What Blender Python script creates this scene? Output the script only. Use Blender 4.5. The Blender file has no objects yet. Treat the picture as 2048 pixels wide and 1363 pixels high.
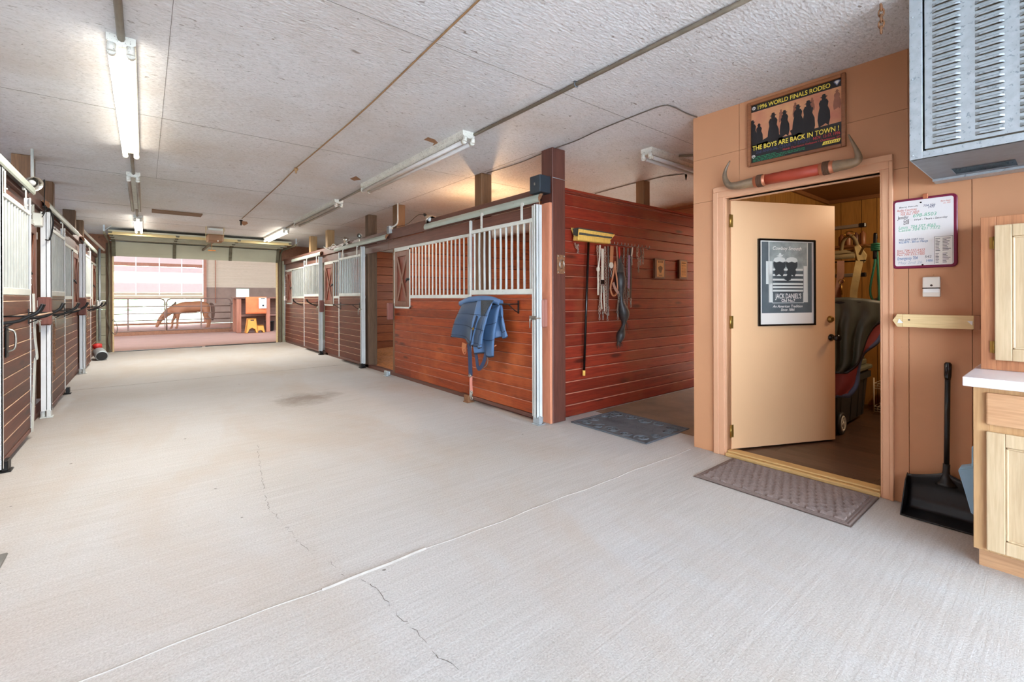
import bpy, bmesh, math, random
from mathutils import Vector, Matrix
random.seed(7)
SC = bpy.context.scene
COL = SC.collection
V = Vector

# ------------------------------------------------------------------ camera model (pixel -> point on a known real plane)
F, VX, HY, H, RO = 910.0, 289.0, 594.0, 1.255, 0.003
TH = math.atan((1024 - VX) / F)
SI, CO = math.sin(TH), math.cos(TH)
def _un(px, py): return px - RO * (py - HY), py + RO * (px - 1024)
def onX(px, py, X):
    px, py = _un(px, py); a = (px - 1024) / F
    Y = X * (CO - SI * a) / (SI + CO * a); D = SI * X + CO * Y
    return V((X, Y, H - (py - HY) * D / F))
def onY(px, py, Y):
    px, py = _un(px, py); a = (px - 1024) / F
    X = Y * (SI + CO * a) / (CO - SI * a); D = SI * X + CO * Y
    return V((X, Y, H - (py - HY) * D / F))
def onZ(px, py, Z):
    px, py = _un(px, py); a = (px - 1024) / F; D = F * (H - Z) / (py - HY); L = a * D
    return V((SI * D + CO * L, CO * D - SI * L, Z))

CEIL = 2.745
XT = 3.58       # tack wall face
XR = 3.10       # right stall fronts
XL = -0.86      # left stall fronts
YB = 3.32       # corridor wall face
YG = 14.2       # garage door wall

# ------------------------------------------------------------------ materials
def C(r, g, b):
    f = lambda c: (c / 255 / 12.92) if c / 255 <= 0.04045 else ((c / 255 + 0.055) / 1.055) ** 2.4
    return (f(r), f(g), f(b), 1)
def _new(name):
    m = bpy.data.materials.new(name); m.use_nodes = True
    nt = m.node_tree; p = nt.nodes['Principled BSDF']
    return m, nt, p
def N(nt, t, **kw):
    n = nt.nodes.new(t)
    for k, v in kw.items():
        if k.startswith('i_'):
            key = k[2:]; key = int(key) if key.isdigit() else key.replace('_', ' ')
            n.inputs[key].default_value = v
        else: setattr(n, k, v)
    return n
def pos_map(nt, scale, rnd=False, loc=(0, 0, 0)):
    g = N(nt, 'ShaderNodeNewGeometry'); mp = N(nt, 'ShaderNodeMapping')
    mp.inputs['Scale'].default_value = scale; mp.inputs['Location'].default_value = loc
    src = g.outputs['Position']
    if rnd:
        at = N(nt, 'ShaderNodeAttribute', attribute_name='rnd')
        mul = N(nt, 'ShaderNodeVectorMath', operation='SCALE'); mul.inputs[0].default_value = (37, 53, 41)
        nt.links.new(at.outputs['Fac'], mul.inputs['Scale'])
        ad = N(nt, 'ShaderNodeVectorMath', operation='ADD')
        nt.links.new(src, ad.inputs[0]); nt.links.new(mul.outputs[0], ad.inputs[1]); src = ad.outputs[0]
    nt.links.new(src, mp.inputs['Vector'])
    return mp.outputs['Vector']
def noise(nt, vec, sc=1, det=4, rough=.55, dist=0):
    n = N(nt, 'ShaderNodeTexNoise'); n.inputs['Scale'].default_value = sc; n.inputs['Detail'].default_value = det
    n.inputs['Roughness'].default_value = rough; n.inputs['Distortion'].default_value = dist
    nt.links.new(vec, n.inputs['Vector']); return n.outputs['Fac']
def ramp(nt, fac, stops):
    r = N(nt, 'ShaderNodeValToRGB'); e = r.color_ramp.elements
    e[0].position, e[0].color = stops[0]; e[1].position, e[1].color = stops[-1]
    for p, c in stops[1:-1]:
        x = e.new(p); x.color = c
    nt.links.new(fac, r.inputs['Fac']); return r.outputs['Color']
def mix(nt, fac, a, b, mode='MIX'):
    m = N(nt, 'ShaderNodeMix', data_type='RGBA', blend_type=mode)
    for i, v in ((0, fac), (6, a), (7, b)):
        if isinstance(v, (int, float)): m.inputs[i].default_value = v
        elif isinstance(v, tuple): m.inputs[i].default_value = v
        else: nt.links.new(v, m.inputs[i])
    return m.outputs[2]
def bump(nt, p, h, strength, dist=.01):
    b = N(nt, 'ShaderNodeBump'); b.inputs['Strength'].default_value = strength; b.inputs['Distance'].default_value = dist
    nt.links.new(h, b.inputs['Height']); nt.links.new(b.outputs['Normal'], p.inputs['Normal'])
def vmul(c, k): return (min(c[0] * k, 1), min(c[1] * k, 1), min(c[2] * k, 1), 1)

def mat(name, col, rough=.6, metal=0, var=.12, scale=9, stretch=(1, 1, 1), bmp=0, bsc=60, spec=.5, coat=0, col2=None, speck=None):
    m, nt, p = _new(name)
    p.inputs['Roughness'].default_value = rough; p.inputs['Metallic'].default_value = metal
    p.inputs['Specular IOR Level'].default_value = spec; p.inputs['Coat Weight'].default_value = coat
    v = pos_map(nt, stretch); n = noise(nt, v, scale, 5)
    a, b = (col2, col) if col2 else (vmul(col, 1 - var), vmul(col, 1 + var))
    out = ramp(nt, n, [(.3, a), (.7, b)])
    if speck:
        n2 = noise(nt, pos_map(nt, (1, 1, 1), loc=(3, 1, 2)), speck[1], 3, .7)
        f = ramp(nt, n2, [(speck[2], (0, 0, 0, 1)), (min(speck[2] + .06, 1), (1, 1, 1, 1))])
        out = mix(nt, f, out, speck[0])
    nt.links.new(out, p.inputs['Base Color'])
    if bmp: bump(nt, p, noise(nt, v, bsc, 4), bmp)
    return m
def plain(name, col, rough=.5, metal=0, coat=0, spec=.5):
    m, nt, p = _new(name); p.inputs['Base Color'].default_value = col
    p.inputs['Roughness'].default_value = rough; p.inputs['Metallic'].default_value = metal
    p.inputs['Coat Weight'].default_value = coat; p.inputs['Specular IOR Level'].default_value = spec
    return m
def emit(name, col, strength):
    m, nt, p = _new(name); p.inputs['Base Color'].default_value = col
    p.inputs['Emission Color'].default_value = col; p.inputs['Emission Strength'].default_value = strength
    return m
def wood(name, dark, light, axis='Y', rough=.45, coat=0.0, knots=.5, vary=.35, grain=1.0, spec=.5, streak=None):
    m, nt, p = _new(name)
    s = {'X': (.7, 14, 14), 'Y': (14, .7, 14), 'Z': (14, 14, .7)}[axis]
    v = pos_map(nt, tuple(x * grain for x in s), rnd=True)
    n = noise(nt, v, 1.2, 6, .6, .6)
    col = ramp(nt, n, [(.28, dark), (.72, light)])
    fine = noise(nt, v, 9, 3, .6)
    col = mix(nt, .35, col, ramp(nt, fine, [(.35, vmul(dark, .75)), (.65, light)]))
    at = N(nt, 'ShaderNodeAttribute', attribute_name='rnd')
    br = ramp(nt, at.outputs['Fac'], [(0, (1 - vary, 1 - vary * 1.05, 1 - vary * 1.1, 1)), (1, (1, 1, 1, 1))])
    col = mix(nt, 1.0, col, br, 'MULTIPLY')
    if knots:
        ks = {'X': (1.6, 7, 7), 'Y': (7, 1.6, 7), 'Z': (7, 7, 1.6)}[axis]
        vo = N(nt, 'ShaderNodeTexVoronoi'); vo.inputs['Scale'].default_value = 1.0
        nt.links.new(pos_map(nt, ks, rnd=True), vo.inputs['Vector'])
        f = ramp(nt, vo.outputs['Distance'], [(.09, (knots,) * 3 + (1,)), (.2, (0, 0, 0, 1))])
        col = mix(nt, f, col, vmul(dark, .3))
    if streak:
        f = ramp(nt, noise(nt, pos_map(nt, (1, 1, 1)), 1.3, 4, .6), [(.5, (0, 0, 0, 1)), (.72, (.7, .7, .7, 1))])
        col = mix(nt, f, col, streak)
    nt.links.new(col, p.inputs['Base Color'])
    p.inputs['Roughness'].default_value = rough; p.inputs['Coat Weight'].default_value = coat
    p.inputs['Coat Roughness'].default_value = .25; p.inputs['Specular IOR Level'].default_value = spec
    bump(nt, p, fine, .12, .004)
    return m

M = {}
M['stop_pink'] = wood('stop_pink', C(150, 94, 80), C(186, 128, 110), 'Z', .7, 0, .1, .2)
M['stile_bright'] = mat('stile_bright', C(232, 234, 234), .45, var=.06, scale=5, speck=(C(150, 130, 110), 60, .72))
M['bar_grey'] = mat('bar_grey', C(174, 177, 172), .5, var=.12, scale=6)
M['white_paint'] = mat('white_paint', C(204, 205, 196), .45, var=.10, scale=5, speck=(C(150, 120, 85), 30, .68))
M['bar_white'] = mat('bar_white', C(190, 193, 187), .45, var=.08, scale=8)
M['stile_white'] = mat('stile_white', C(210, 212, 208), .45, var=.08, scale=5, speck=(C(120, 95, 70), 60, .70))
M['track_grey'] = mat('track_grey', C(165, 172, 160), .5, var=.10, scale=4, speck=(C(120, 95, 70), 25, .66))
M['fixture_white'] = mat('fixture_white', C(215, 212, 200), .5, var=.10, scale=12, speck=(C(95, 75, 58), 90, .60))
M['tube_off'] = mat('tube_off', C(205, 200, 195), .3, var=.05)
M['tube_dusty'] = mat('tube_dusty', C(150, 135, 120), .5, var=.12)
M['board_red'] = wood('board_red', C(112, 40, 15), C(178, 78, 33), 'Y', .48, .12, .8, .32, spec=.3, streak=C(192, 102, 54))
M['board_brown'] = wood('board_brown', C(80, 34, 20), C(128, 60, 37), 'Y', .5, .05, .5, .3, spec=.2)
M['board_left'] = wood('board_left', C(70, 32, 18), C(118, 60, 36), 'Y', .45, .06, .5, .3, spec=.25)
M['board_corr'] = wood('board_corr', C(108, 30, 18), C(160, 56, 34), 'X', .5, .1, .85, .35, spec=.3, streak=C(134, 72, 42))
M['board_in'] = wood('board_in', C(140, 70, 35), C(190, 110, 62), 'X', .5, .1, .7, .3)
M['board_iny'] = wood('board_iny', C(130, 68, 38), C(178, 104, 62), 'Y', .5, .1, .7, .3)
M['dust'] = mat('dust', C(196, 160, 132), .8, var=.25, scale=5)  # paler tan for the upper bevel of each board
M['dust_red'] = mat('dust_red', C(176, 116, 96), .7, var=.35, scale=4)
M['groove'] = plain('groove', C(40, 16, 12), .8)
M['post_brown'] = wood('post_brown', C(104, 72, 46), C(146, 106, 70), 'Z', .6, 0, .5, .2)
M['post_dark'] = wood('post_dark', C(84, 46, 38), C(120, 70, 56), 'Z', .5, .1, .4, .2)
M['post_old'] = wood('post_old', C(78, 58, 44), C(125, 98, 74), 'Z', .8, 0, .4, .2)
M['post_pale'] = wood('post_pale', C(150, 118, 78), C(190, 156, 108), 'Z', .65, 0, .4, .2)
M['header_brown'] = wood('header_brown', C(88, 52, 42), C(126, 80, 64), 'Y', .55, .05, .3, .25)
M['jamb_pink'] = wood('jamb_pink', C(214, 134, 100), C(232, 160, 124), 'Z', .6, 0, .15, .15)
M['block_red'] = wood('block_red', C(112, 66, 58), C(150, 96, 84), 'Z', .7, 0, .1, .2)
M['hatch_wood'] = wood('hatch_wood', C(104, 62, 46), C(146, 94, 70), 'Z', .5, .1, .4, .25)
M['hatch_red'] = wood('hatch_red', C(112, 46, 30), C(150, 72, 48), 'Z', .5, .1, .4, .2)
M['iron'] = plain('iron', C(38, 36, 36), .45, .6)
M['steel'] = mat('steel', C(160, 155, 145), .4, .8, .15, 30)
M['rust'] = mat('rust', C(140, 98, 68), .75, .3, .3, 40)
M['galv'] = mat('galv', C(176, 184, 188), .42, .45, .10, 30, speck=(C(140, 150, 156), 55, .60))
M['galv_dark'] = mat('galv_dark', C(120, 124, 128), .5, .4, .1, 20)
M['gap_black'] = plain('gap_black', C(18, 16, 15), .9)
M['louver_in'] = mat('louver_in', C(150, 136, 116), .7, .1, .12, 30)
M['tan'] = mat('tan', C(199, 143, 103), .55, var=.05, scale=1.6, speck=(C(150, 100, 66), 22, .74), bmp=.04, bsc=45)
M['trim_tan'] = mat('trim_tan', C(212, 160, 124), .5, var=.04, scale=3, speck=(C(170, 120, 86), 30, .72))
M['door_tan'] = mat('door_tan', C(226, 181, 138), .42, var=.03, scale=2, stretch=(1, 1, .4))
M['edge_dark'] = plain('edge_dark', C(62, 40, 28), .8)
M['thresh'] = wood('thresh', C(190, 148, 90), C(220, 182, 122), 'Y', .55, 0, .2, .1)
M['panel_wood'] = wood('panel_wood', C(150, 104, 46), C(188, 138, 70), 'Z', .4, .15, .5, .18)
M['panel_ceil'] = wood('panel_ceil', C(120, 76, 40), C(150, 98, 56), 'Y', .5, .1, .3, .15)
M['lam_floor'] = wood('lam_floor', C(70, 50, 40), C(104, 78, 62), 'Y', .4, .1, .1, .25)
M['cab_wood'] = wood('cab_wood', C(186, 158, 120), C(206, 182, 148), 'Z', .42, .15, .08, .12)
M['cab_wood_y'] = wood('cab_wood_y', C(176, 128, 88), C(206, 162, 122), 'Y', .42, .15, .3, .12)
M['cab_frame'] = wood('cab_frame', C(182, 136, 90), C(204, 164, 116), 'Z', .42, .15, .1, .12)
M['hutch_frame'] = wood('hutch_frame', C(158, 98, 64), C(194, 134, 92), 'Z', .45, .1, .3, .12)
M['laminate'] = mat('laminate', C(226, 218, 220), .3, var=.02)
M['pine'] = wood('pine', C(222, 188, 130), C(242, 216, 166), 'Y', .5, 0, .2, .1)
M['brass'] = plain('brass', C(170, 136, 70), .35, .9)
M['chrome'] = plain('chrome', C(205, 200, 190), .2, .95)
M['black_plastic'] = mat('black_plastic', C(26, 25, 27), .32, var=.3, scale=25)
M['black_gloss'] = plain('black_gloss', C(14, 13, 14), .15)
M['paper'] = plain('paper', C(232, 226, 218), .5)
M['white'] = plain('white', C(238, 236, 232), .35)
M['off_white'] = plain('off_white', C(222, 212, 198), .5)
M['red'] = plain('red', C(190, 40, 36), .5)

# ------------------------------------------------------------------ mesh builder
WL = {}
class MB:
    def __init__(s, rn=None):
        s.v = []; s.f = []; s.m = []; s.sm = []; s.r = []; s.mi = 0; s.rn = random.random() if rn is None else rn
    def add(s, vs, fs, smooth=False, mis=None):
        b = len(s.v)
        s.v += [V(x) for x in vs]; s.r += [s.rn] * len(vs)
        for k, f in enumerate(fs):
            s.f.append([b + i for i in f]); s.sm.append(smooth); s.m.append(mis[k] if mis else s.mi)
        return s
    def box(s, x0, x1, y0, y1, z0, z1):
        x0, x1 = sorted((x0, x1)); y0, y1 = sorted((y0, y1)); z0, z1 = sorted((z0, z1))
        return s.add([(x0, y0, z0), (x1, y0, z0), (x1, y1, z0), (x0, y1, z0), (x0, y0, z1), (x1, y0, z1), (x1, y1, z1), (x0, y1, z1)],
                     [(3, 2, 1, 0), (4, 5, 6, 7), (0, 1, 5, 4), (1, 2, 6, 5), (2, 3, 7, 6), (3, 0, 4, 7)])
    def obox(s, o, a, b, c):
        """box with corner o and edge vectors a, b, c"""
        o, a, b, c = V(o), V(a), V(b), V(c)
        if a.cross(b).dot(c) < 0: a, b = b, a
        return s.add([o, o + a, o + a + b, o + b, o + c, o + a + c, o + a + b + c, o + b + c],
                     [(3, 2, 1, 0), (4, 5, 6, 7), (0, 1, 5, 4), (1, 2, 6, 5), (2, 3, 7, 6), (3, 0, 4, 7)])
    def bar(s, p, q, w, h, up=(0, 0, 1)):
        p, q = V(p), V(q); d = (q - p).normalized(); u = V(up)
        if abs(d.dot(u)) > .98: u = V((1, 0, 0))
        r = d.cross(u).normalized(); u = r.cross(d).normalized()
        return s.obox(p - r * w / 2 - u * h / 2, q - p, r * w, u * h)
    def tube(s, pts, r, n=8, cap=True, sq=1.0):
        pts = [V(p) for p in pts]; k = len(pts)
        rs = r if isinstance(r, (list, tuple)) else [r] * k
        vs, fs = [], []; prev = None
        for i, p in enumerate(pts):
            d = (pts[min(i + 1, k - 1)] - pts[max(i - 1, 0)])
            d = d.normalized() if d.length > 1e-9 else V((0, 0, 1))
            if prev is None:
                u = V((0, 0, 1)) if abs(d.z) < .9 else V((1, 0, 0))
            else: u = prev
            u = (u - d * u.dot(d)); u = u.normalized() if u.length > 1e-6 else d.orthogonal().normalized()
            prev = u; w = d.cross(u)
            for j in range(n):
                a = 2 * math.pi * j / n
                vs.append(p + (u * math.cos(a) + w * math.sin(a) * sq) * rs[i])
        for i in range(k - 1):
            for j in range(n):
                fs.append((i * n + j, i * n + (j + 1) % n, (i + 1) * n + (j + 1) % n, (i + 1) * n + j))
        s.add(vs, fs, True)
        if cap:
            b = len(s.v) - len(vs)
            s.f.append([b + j for j in range(n)][::-1]); s.f.append([b + (k - 1) * n + j for j in range(n)])
            s.sm += [False, False]; s.m += [s.mi, s.mi]
        return s
    def lathe(s, prof, o, ax=(0, 0, 1), n=24):
        """prof: list of (radius, height)"""
        o, ax = V(o), V(ax).normalized(); u = ax.orthogonal().normalized(); w = ax.cross(u)
        vs, fs = [], []
        for r, h in prof:
            for j in range(n):
                a = 2 * math.pi * j / n
                vs.append(o + ax * h + (u * math.cos(a) + w * math.sin(a)) * max(r, 1e-5))
        for i in range(len(prof) - 1):
            for j in range(n):
                fs.append((i * n + j, i * n + (j + 1) % n, (i + 1) * n + (j + 1) % n, (i + 1) * n + j))
        s.add(vs, fs, True)
        b = len(s.v) - len(vs); k = len(prof)
        s.f.append([b + j for j in range(n)][::-1]); s.f.append([b + (k - 1) * n + j for j in range(n)])
        s.sm += [False, False]; s.m += [s.mi, s.mi]
        return s
    def prism(s, pts, vec, smooth=False):
        pts = [V(p) for p in pts]; vec = V(vec); n = len(pts)
        nrm = V((0, 0, 0))
        for i in range(n): nrm += pts[i].cross(pts[(i + 1) % n])
        if nrm.dot(vec) < 0: pts = pts[::-1]
        vs = pts + [p + vec for p in pts]
        s.add(vs, [list(range(n))[::-1], list(range(n, 2 * n))])
        b = len(s.v) - 2 * n
        for i in range(n):
            s.f.append([b + i, b + (i + 1) % n, b + n + (i + 1) % n, b + n + i]); s.sm.append(smooth); s.m.append(s.mi)
        return s
    def slab(s, fn, nu, nv, th):
        """closed sheet: fn(u, v) -> point; th = thickness (number or fn(u, v))"""
        P = [[V(fn(i / nu, j / nv)) for j in range(nv + 1)] for i in range(nu + 1)]
        A, B = [], []
        for i in range(nu + 1):
            for j in range(nv + 1):
                du = P[min(i + 1, nu)][j] - P[max(i - 1, 0)][j]; dv = P[i][min(j + 1, nv)] - P[i][max(j - 1, 0)]
                nr = du.cross(dv); nr = nr.normalized() if nr.length > 1e-9 else V((0, 0, 1))
                t = th(i / nu, j / nv) if callable(th) else th
                A.append(P[i][j] + nr * t / 2); B.append(P[i][j] - nr * t / 2)
        w = nv + 1; o = len(A); fs = []
        for i in range(nu):
            for j in range(nv):
                a, b, c, d = i * w + j, (i + 1) * w + j, (i + 1) * w + j + 1, i * w + j + 1
                fs.append((a, b, c, d)); fs.append((o + d, o + c, o + b, o + a))
        ring = [i * w for i in range(nu + 1)] + [nu * w + j for j in range(1, nv + 1)] + [i * w + nv for i in range(nu - 1, -1, -1)] + [j for j in range(nv - 1, 0, -1)]
        for k in range(len(ring)):
            a, b = ring[k], ring[(k + 1) % len(ring)]
            fs.append((b, a, o + a, o + b))
        return s.add(A + B, fs, True)
    def ring(s, c, ax, R, r, n=16, k=6, sx=1.0, long=None):
        """torus round axis ax; 'long' stretches it along that direction by sx"""
        c, ax = V(c), V(ax).normalized()
        u = V(long).normalized() if long is not None else ax.orthogonal().normalized()
        w = ax.cross(u)
        pts = [c + u * math.cos(2 * math.pi * i / n) * R * sx + w * math.sin(2 * math.pi * i / n) * R for i in range(n)]
        vs, fs = [], []
        for i in range(n):
            d = (pts[(i + 1) % n] - pts[i - 1]).normalized(); o = ax; q = d.cross(o)
            for j in range(k):
                a = 2 * math.pi * j / k; vs.append(pts[i] + (o * math.cos(a) + q * math.sin(a)) * r)
        for i in range(n):
            for j in range(k):
                fs.append((i * k + j, i * k + (j + 1) % k, ((i + 1) % n) * k + (j + 1) % k, ((i + 1) % n) * k + j))
        return s.add(vs, fs, True)
    def build(s, name, mats, parent=None, bevel=0, seg=1, origin=None):
        if not isinstance(mats, (list, tuple)): mats = [mats]
        me = bpy.data.meshes.new(name)
        if parent is not None: o0 = WL[parent.name]
        elif origin is not None: o0 = V(origin)
        else:
            lo = [min(v[i] for v in s.v) for i in range(3)]; hi = [max(v[i] for v in s.v) for i in range(3)]
            o0 = V(((lo[0] + hi[0]) / 2, (lo[1] + hi[1]) / 2, lo[2]))
        me.from_pydata([v - o0 for v in s.v], [], s.f)
        for mm in mats: me.materials.append(M[mm] if isinstance(mm, str) else mm)
        me.polygons.foreach_set('material_index', s.m); me.polygons.foreach_set('use_smooth', s.sm)
        at = me.attributes.new('rnd', 'FLOAT', 'POINT'); at.data.foreach_set('value', s.r)
        if bevel:
            bm = bmesh.new(); bm.from_mesh(me)
            es = [e for e in bm.edges if len(e.link_faces) == 2 and e.calc_face_angle(0) > .6]
            bmesh.ops.bevel(bm, geom=es, offset=bevel, segments=seg, profile=.6, affect='EDGES', clamp_overlap=True)
            bm.to_mesh(me); bm.free()
        me.update()
        ob = bpy.data.objects.new(name, me); COL.objects.link(ob)
        if parent is not None: ob.parent = parent
        else: ob.location = o0
        WL[ob.name] = o0
        return ob

def tag(o, label, cat, group=None, kind=None):
    o['label'] = label; o['category'] = cat
    if group: o['group'] = group
    if kind: o['kind'] = kind
    return o
def thing(name, loc, label, cat, group=None):
    o = bpy.data.objects.new(name, None); o.empty_display_size = .1; COL.objects.link(o)
    o.location = V(loc); WL[o.name] = V(loc)
    return tag(o, label, cat, group)
def struct(o): o['kind'] = 'structure'; return o
def sbox(name, b, m, bevel=0):
    return struct(MB().box(*b).build(name, m, bevel=bevel))
def pbox(name, b, m, parent, bevel=0.0, seg=1):
    return MB().box(*b).build(name, m, parent, bevel=bevel, seg=seg)

def text(body, o, right, up, size, m, parent, name='lettering', bold=0, shear=0, width=None, align='LEFT', depth=.0008, spacing=1.0):
    """flat raised lettering: o = start (or centre) of the baseline, size = cap height"""
    cu = bpy.data.curves.new('t', 'FONT'); cu.body = body; cu.size = size / .70; cu.offset = bold * size; cu.shear = shear
    cu.resolution_u = 3; cu.space_character = spacing; cu.align_x = 'LEFT'; cu.extrude = 0
    tmp = bpy.data.objects.new('t', cu); COL.objects.link(tmp)
    dg = bpy.context.evaluated_depsgraph_get(); dg.update()
    me = bpy.data.meshes.new_from_object(tmp.evaluated_get(dg))
    bpy.data.objects.remove(tmp); bpy.data.curves.remove(cu)
    xs = [v.co.x for v in me.vertices]; x0, x1 = min(xs), max(xs)
    k = (width / (x1 - x0)) if width else 1.0
    sh = -x0 if align == 'LEFT' else -(x0 + x1) / 2
    right, up, o = V(right).normalized(), V(up).normalized(), V(o)
    nrm = right.cross(up); o0 = WL[parent.name]
    for v in me.vertices: v.co = o + right * ((v.co.x + sh) * k) + up * v.co.y + nrm * depth - o0
    me.materials.clear(); me.materials.append(M[m] if isinstance(m, str) else m)
    me.name = name
    ob = bpy.data.objects.new(name, me); COL.objects.link(ob); ob.parent = parent; WL[ob.name] = o0
    return ob

def hboards(mb, plane, c, dn, a0, a1, z0, z1, pitch, th=.02, ch=.007, jit=.0):
    """horizontal boards; plane 'X': face at X=c running along Y, depth towards dn; plane 'Y' likewise. top bevel = material 1"""
    z = z0
    while z < z1 - .012:
        zt = min(z + pitch, z1); mb.rn = random.random(); j = random.uniform(-jit, jit)
        prof = [(th, z), (ch, z + .001), (0, z + ch), (0, zt - ch), (ch, zt - .001), (th, zt)]
        P = lambda d, a, zz: (c + dn * (d + j), a, zz) if plane == 'X' else (a, c + dn * (d + j), zz)
        vs = [P(d, a0, zz) for d, zz in prof] + [P(d, a1, zz) for d, zz in prof]
        n = 6; fs = []; mi = []
        flip = (dn > 0) == (plane == 'X')
        for i in range(n):
            k = (i + 1) % n; q = (i, k, n + k, n + i); fs.append(q if not flip else q[::-1]); mi.append(1 if i == 3 else 0)
        e0, e1 = tuple(range(n)), tuple(range(n, 2 * n))
        fs += [e0[::-1], e1] if not flip else [e0, e1[::-1]]; mi += [0, 0]
        mb.add(vs, fs, False, mi); z += pitch
    return mb
def ribbon(pts, w, t, nrm):
    """flat strap along pts; nrm = the direction its face looks"""
    mb = MB(); pts = [V(p) for p in pts]; nrm = V(nrm).normalized(); vs = []; k = len(pts)
    for i, p in enumerate(pts):
        d = (pts[min(i + 1, k - 1)] - pts[max(i - 1, 0)]).normalized(); sd = d.cross(nrm).normalized()
        for a, b in ((-1, -1), (1, -1), (1, 1), (-1, 1)): vs.append(p + sd * a * w / 2 + nrm * b * t / 2)
    fs = [(0, 1, 2, 3), tuple((k - 1) * 4 + j for j in (3, 2, 1, 0))]
    for i in range(k - 1):
        for j in range(4): fs.append((i * 4 + j, (i + 1) * 4 + j, (i + 1) * 4 + (j + 1) % 4, i * 4 + (j + 1) % 4))
    mb.add(vs, fs); return mb
def curve(pts, n=6):
    """Catmull-Rom through pts"""
    p = [V(x) for x in pts]; p = [p[0] * 2 - p[1]] + p + [p[-1] * 2 - p[-2]]; out = []
    for i in range(1, len(p) - 2):
        for k in range(n):
            t = k / n
            out.append(.5 * ((2 * p[i]) + (p[i + 1] - p[i - 1]) * t + (2 * p[i - 1] - 5 * p[i] + 4 * p[i + 1] - p[i + 2]) * t * t + (-p[i - 1] + 3 * p[i] - 3 * p[i + 1] + p[i + 2]) * t ** 3))
    return out + [p[-2]]
def chain(pts, link=.03, wire=.0035, mb=None):
    mb = mb or MB(); pts = [V(p) for p in pts]; L = [0]
    for a, b in zip(pts, pts[1:]): L.append(L[-1] + (b - a).length)
    n = max(2, int(L[-1] / (link * .72)))
    for i in range(n):
        d = L[-1] * (i + .5) / n
        j = max(k for k in range(len(L)) if L[k] <= d + 1e-9); j = min(j, len(pts) - 2)
        t = (d - L[j]) / max(L[j + 1] - L[j], 1e-9); p = pts[j].lerp(pts[j + 1], t); dr = (pts[j + 1] - pts[j]).normalized()
        ax = dr.orthogonal().normalized()
        if abs(dr.z) > .5: ax = V((1, 0, 0)) if i % 2 else V((0, 1, 0))
        elif i % 2: ax = dr.cross(ax)
        ax = (ax - dr * ax.dot(dr)).normalized()
        mb.ring(p, ax, link * .28, wire, 10, 5, 1.8, dr)
    return mb
# ================================================================== SETTING
def floor_material():
    m, nt, p = _new('concrete')
    v = pos_map(nt, (1, 1, 1))
    big = noise(nt, v, .55, 5, .6)
    col = ramp(nt, big, [(.3, C(174, 169, 162)), (.5, C(186, 184, 183)), (.72, C(193, 194, 197))])
    st = noise(nt, pos_map(nt, (2.2, 55, 1)), 1.0, 4, .6, .4)
    col = mix(nt, .32, col, ramp(nt, st, [(.3, C(158, 150, 140)), (.7, C(212, 208, 204))]))
    fine = noise(nt, v, 120, 3, .7)
    col = mix(nt, .28, col, ramp(nt, fine, [(.35, C(130, 122, 112)), (.65, C(225, 222, 218))]))
    # worn, dirty tan traffic patches
    dirt = noise(nt, pos_map(nt, (1, .45, 1), loc=(2.3, .6, 0)), .9, 5, .65, .5)
    f = ramp(nt, dirt, [(.47, (0, 0, 0, 1)), (.75, (.42, .42, .42, 1))])
    col = mix(nt, f, col, C(172, 146, 116))
    # one round brown stain in the middle of the aisle
    g = N(nt, 'ShaderNodeNewGeometry')
    ds = N(nt, 'ShaderNodeVectorMath', operation='DISTANCE'); ds.inputs[1].default_value = (1.62, 6.05, 0)
    wob = noise(nt, v, 2.5, 5, .7)
    nt.links.new(g.outputs['Position'], ds.inputs[0])
    ad = N(nt, 'ShaderNodeMath', operation='MULTIPLY_ADD'); ad.inputs[1].default_value = 1.1; nt.links.new(wob, ad.inputs[0]); nt.links.new(ds.outputs['Value'], ad.inputs[2])
    f = ramp(nt, ad.outputs[0], [(.62, (.62, .62, .62, 1)), (1.0, (0, 0, 0, 1))])
    col = mix(nt, f, col, C(104, 82, 60))
    # dark flecks
    vo = N(nt, 'ShaderNodeTexVoronoi'); vo.inputs['Scale'].default_value = 3.1; nt.links.new(v, vo.inputs['Vector'])
    ad2 = N(nt, 'ShaderNodeMath', operation='MULTIPLY_ADD'); ad2.inputs[1].default_value = .12; nt.links.new(noise(nt, v, 26, 2), ad2.inputs[0]); nt.links.new(vo.outputs['Distance'], ad2.inputs[2])
    f = ramp(nt, ad2.outputs[0], [(.078, (.75, .75, .75, 1)), (.094, (0, 0, 0, 1))])
    col = mix(nt, f, col, C(92, 84, 76))
    nt.links.new(col, p.inputs['Base Color']); p.inputs['Roughness'].default_value = .72
    hb = N(nt, 'ShaderNodeMath', operation='ADD'); nt.links.new(fine, hb.inputs[0]); nt.links.new(st, hb.inputs[1])
    bump(nt, p, hb.outputs[0], .35, .006)
    return m
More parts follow.
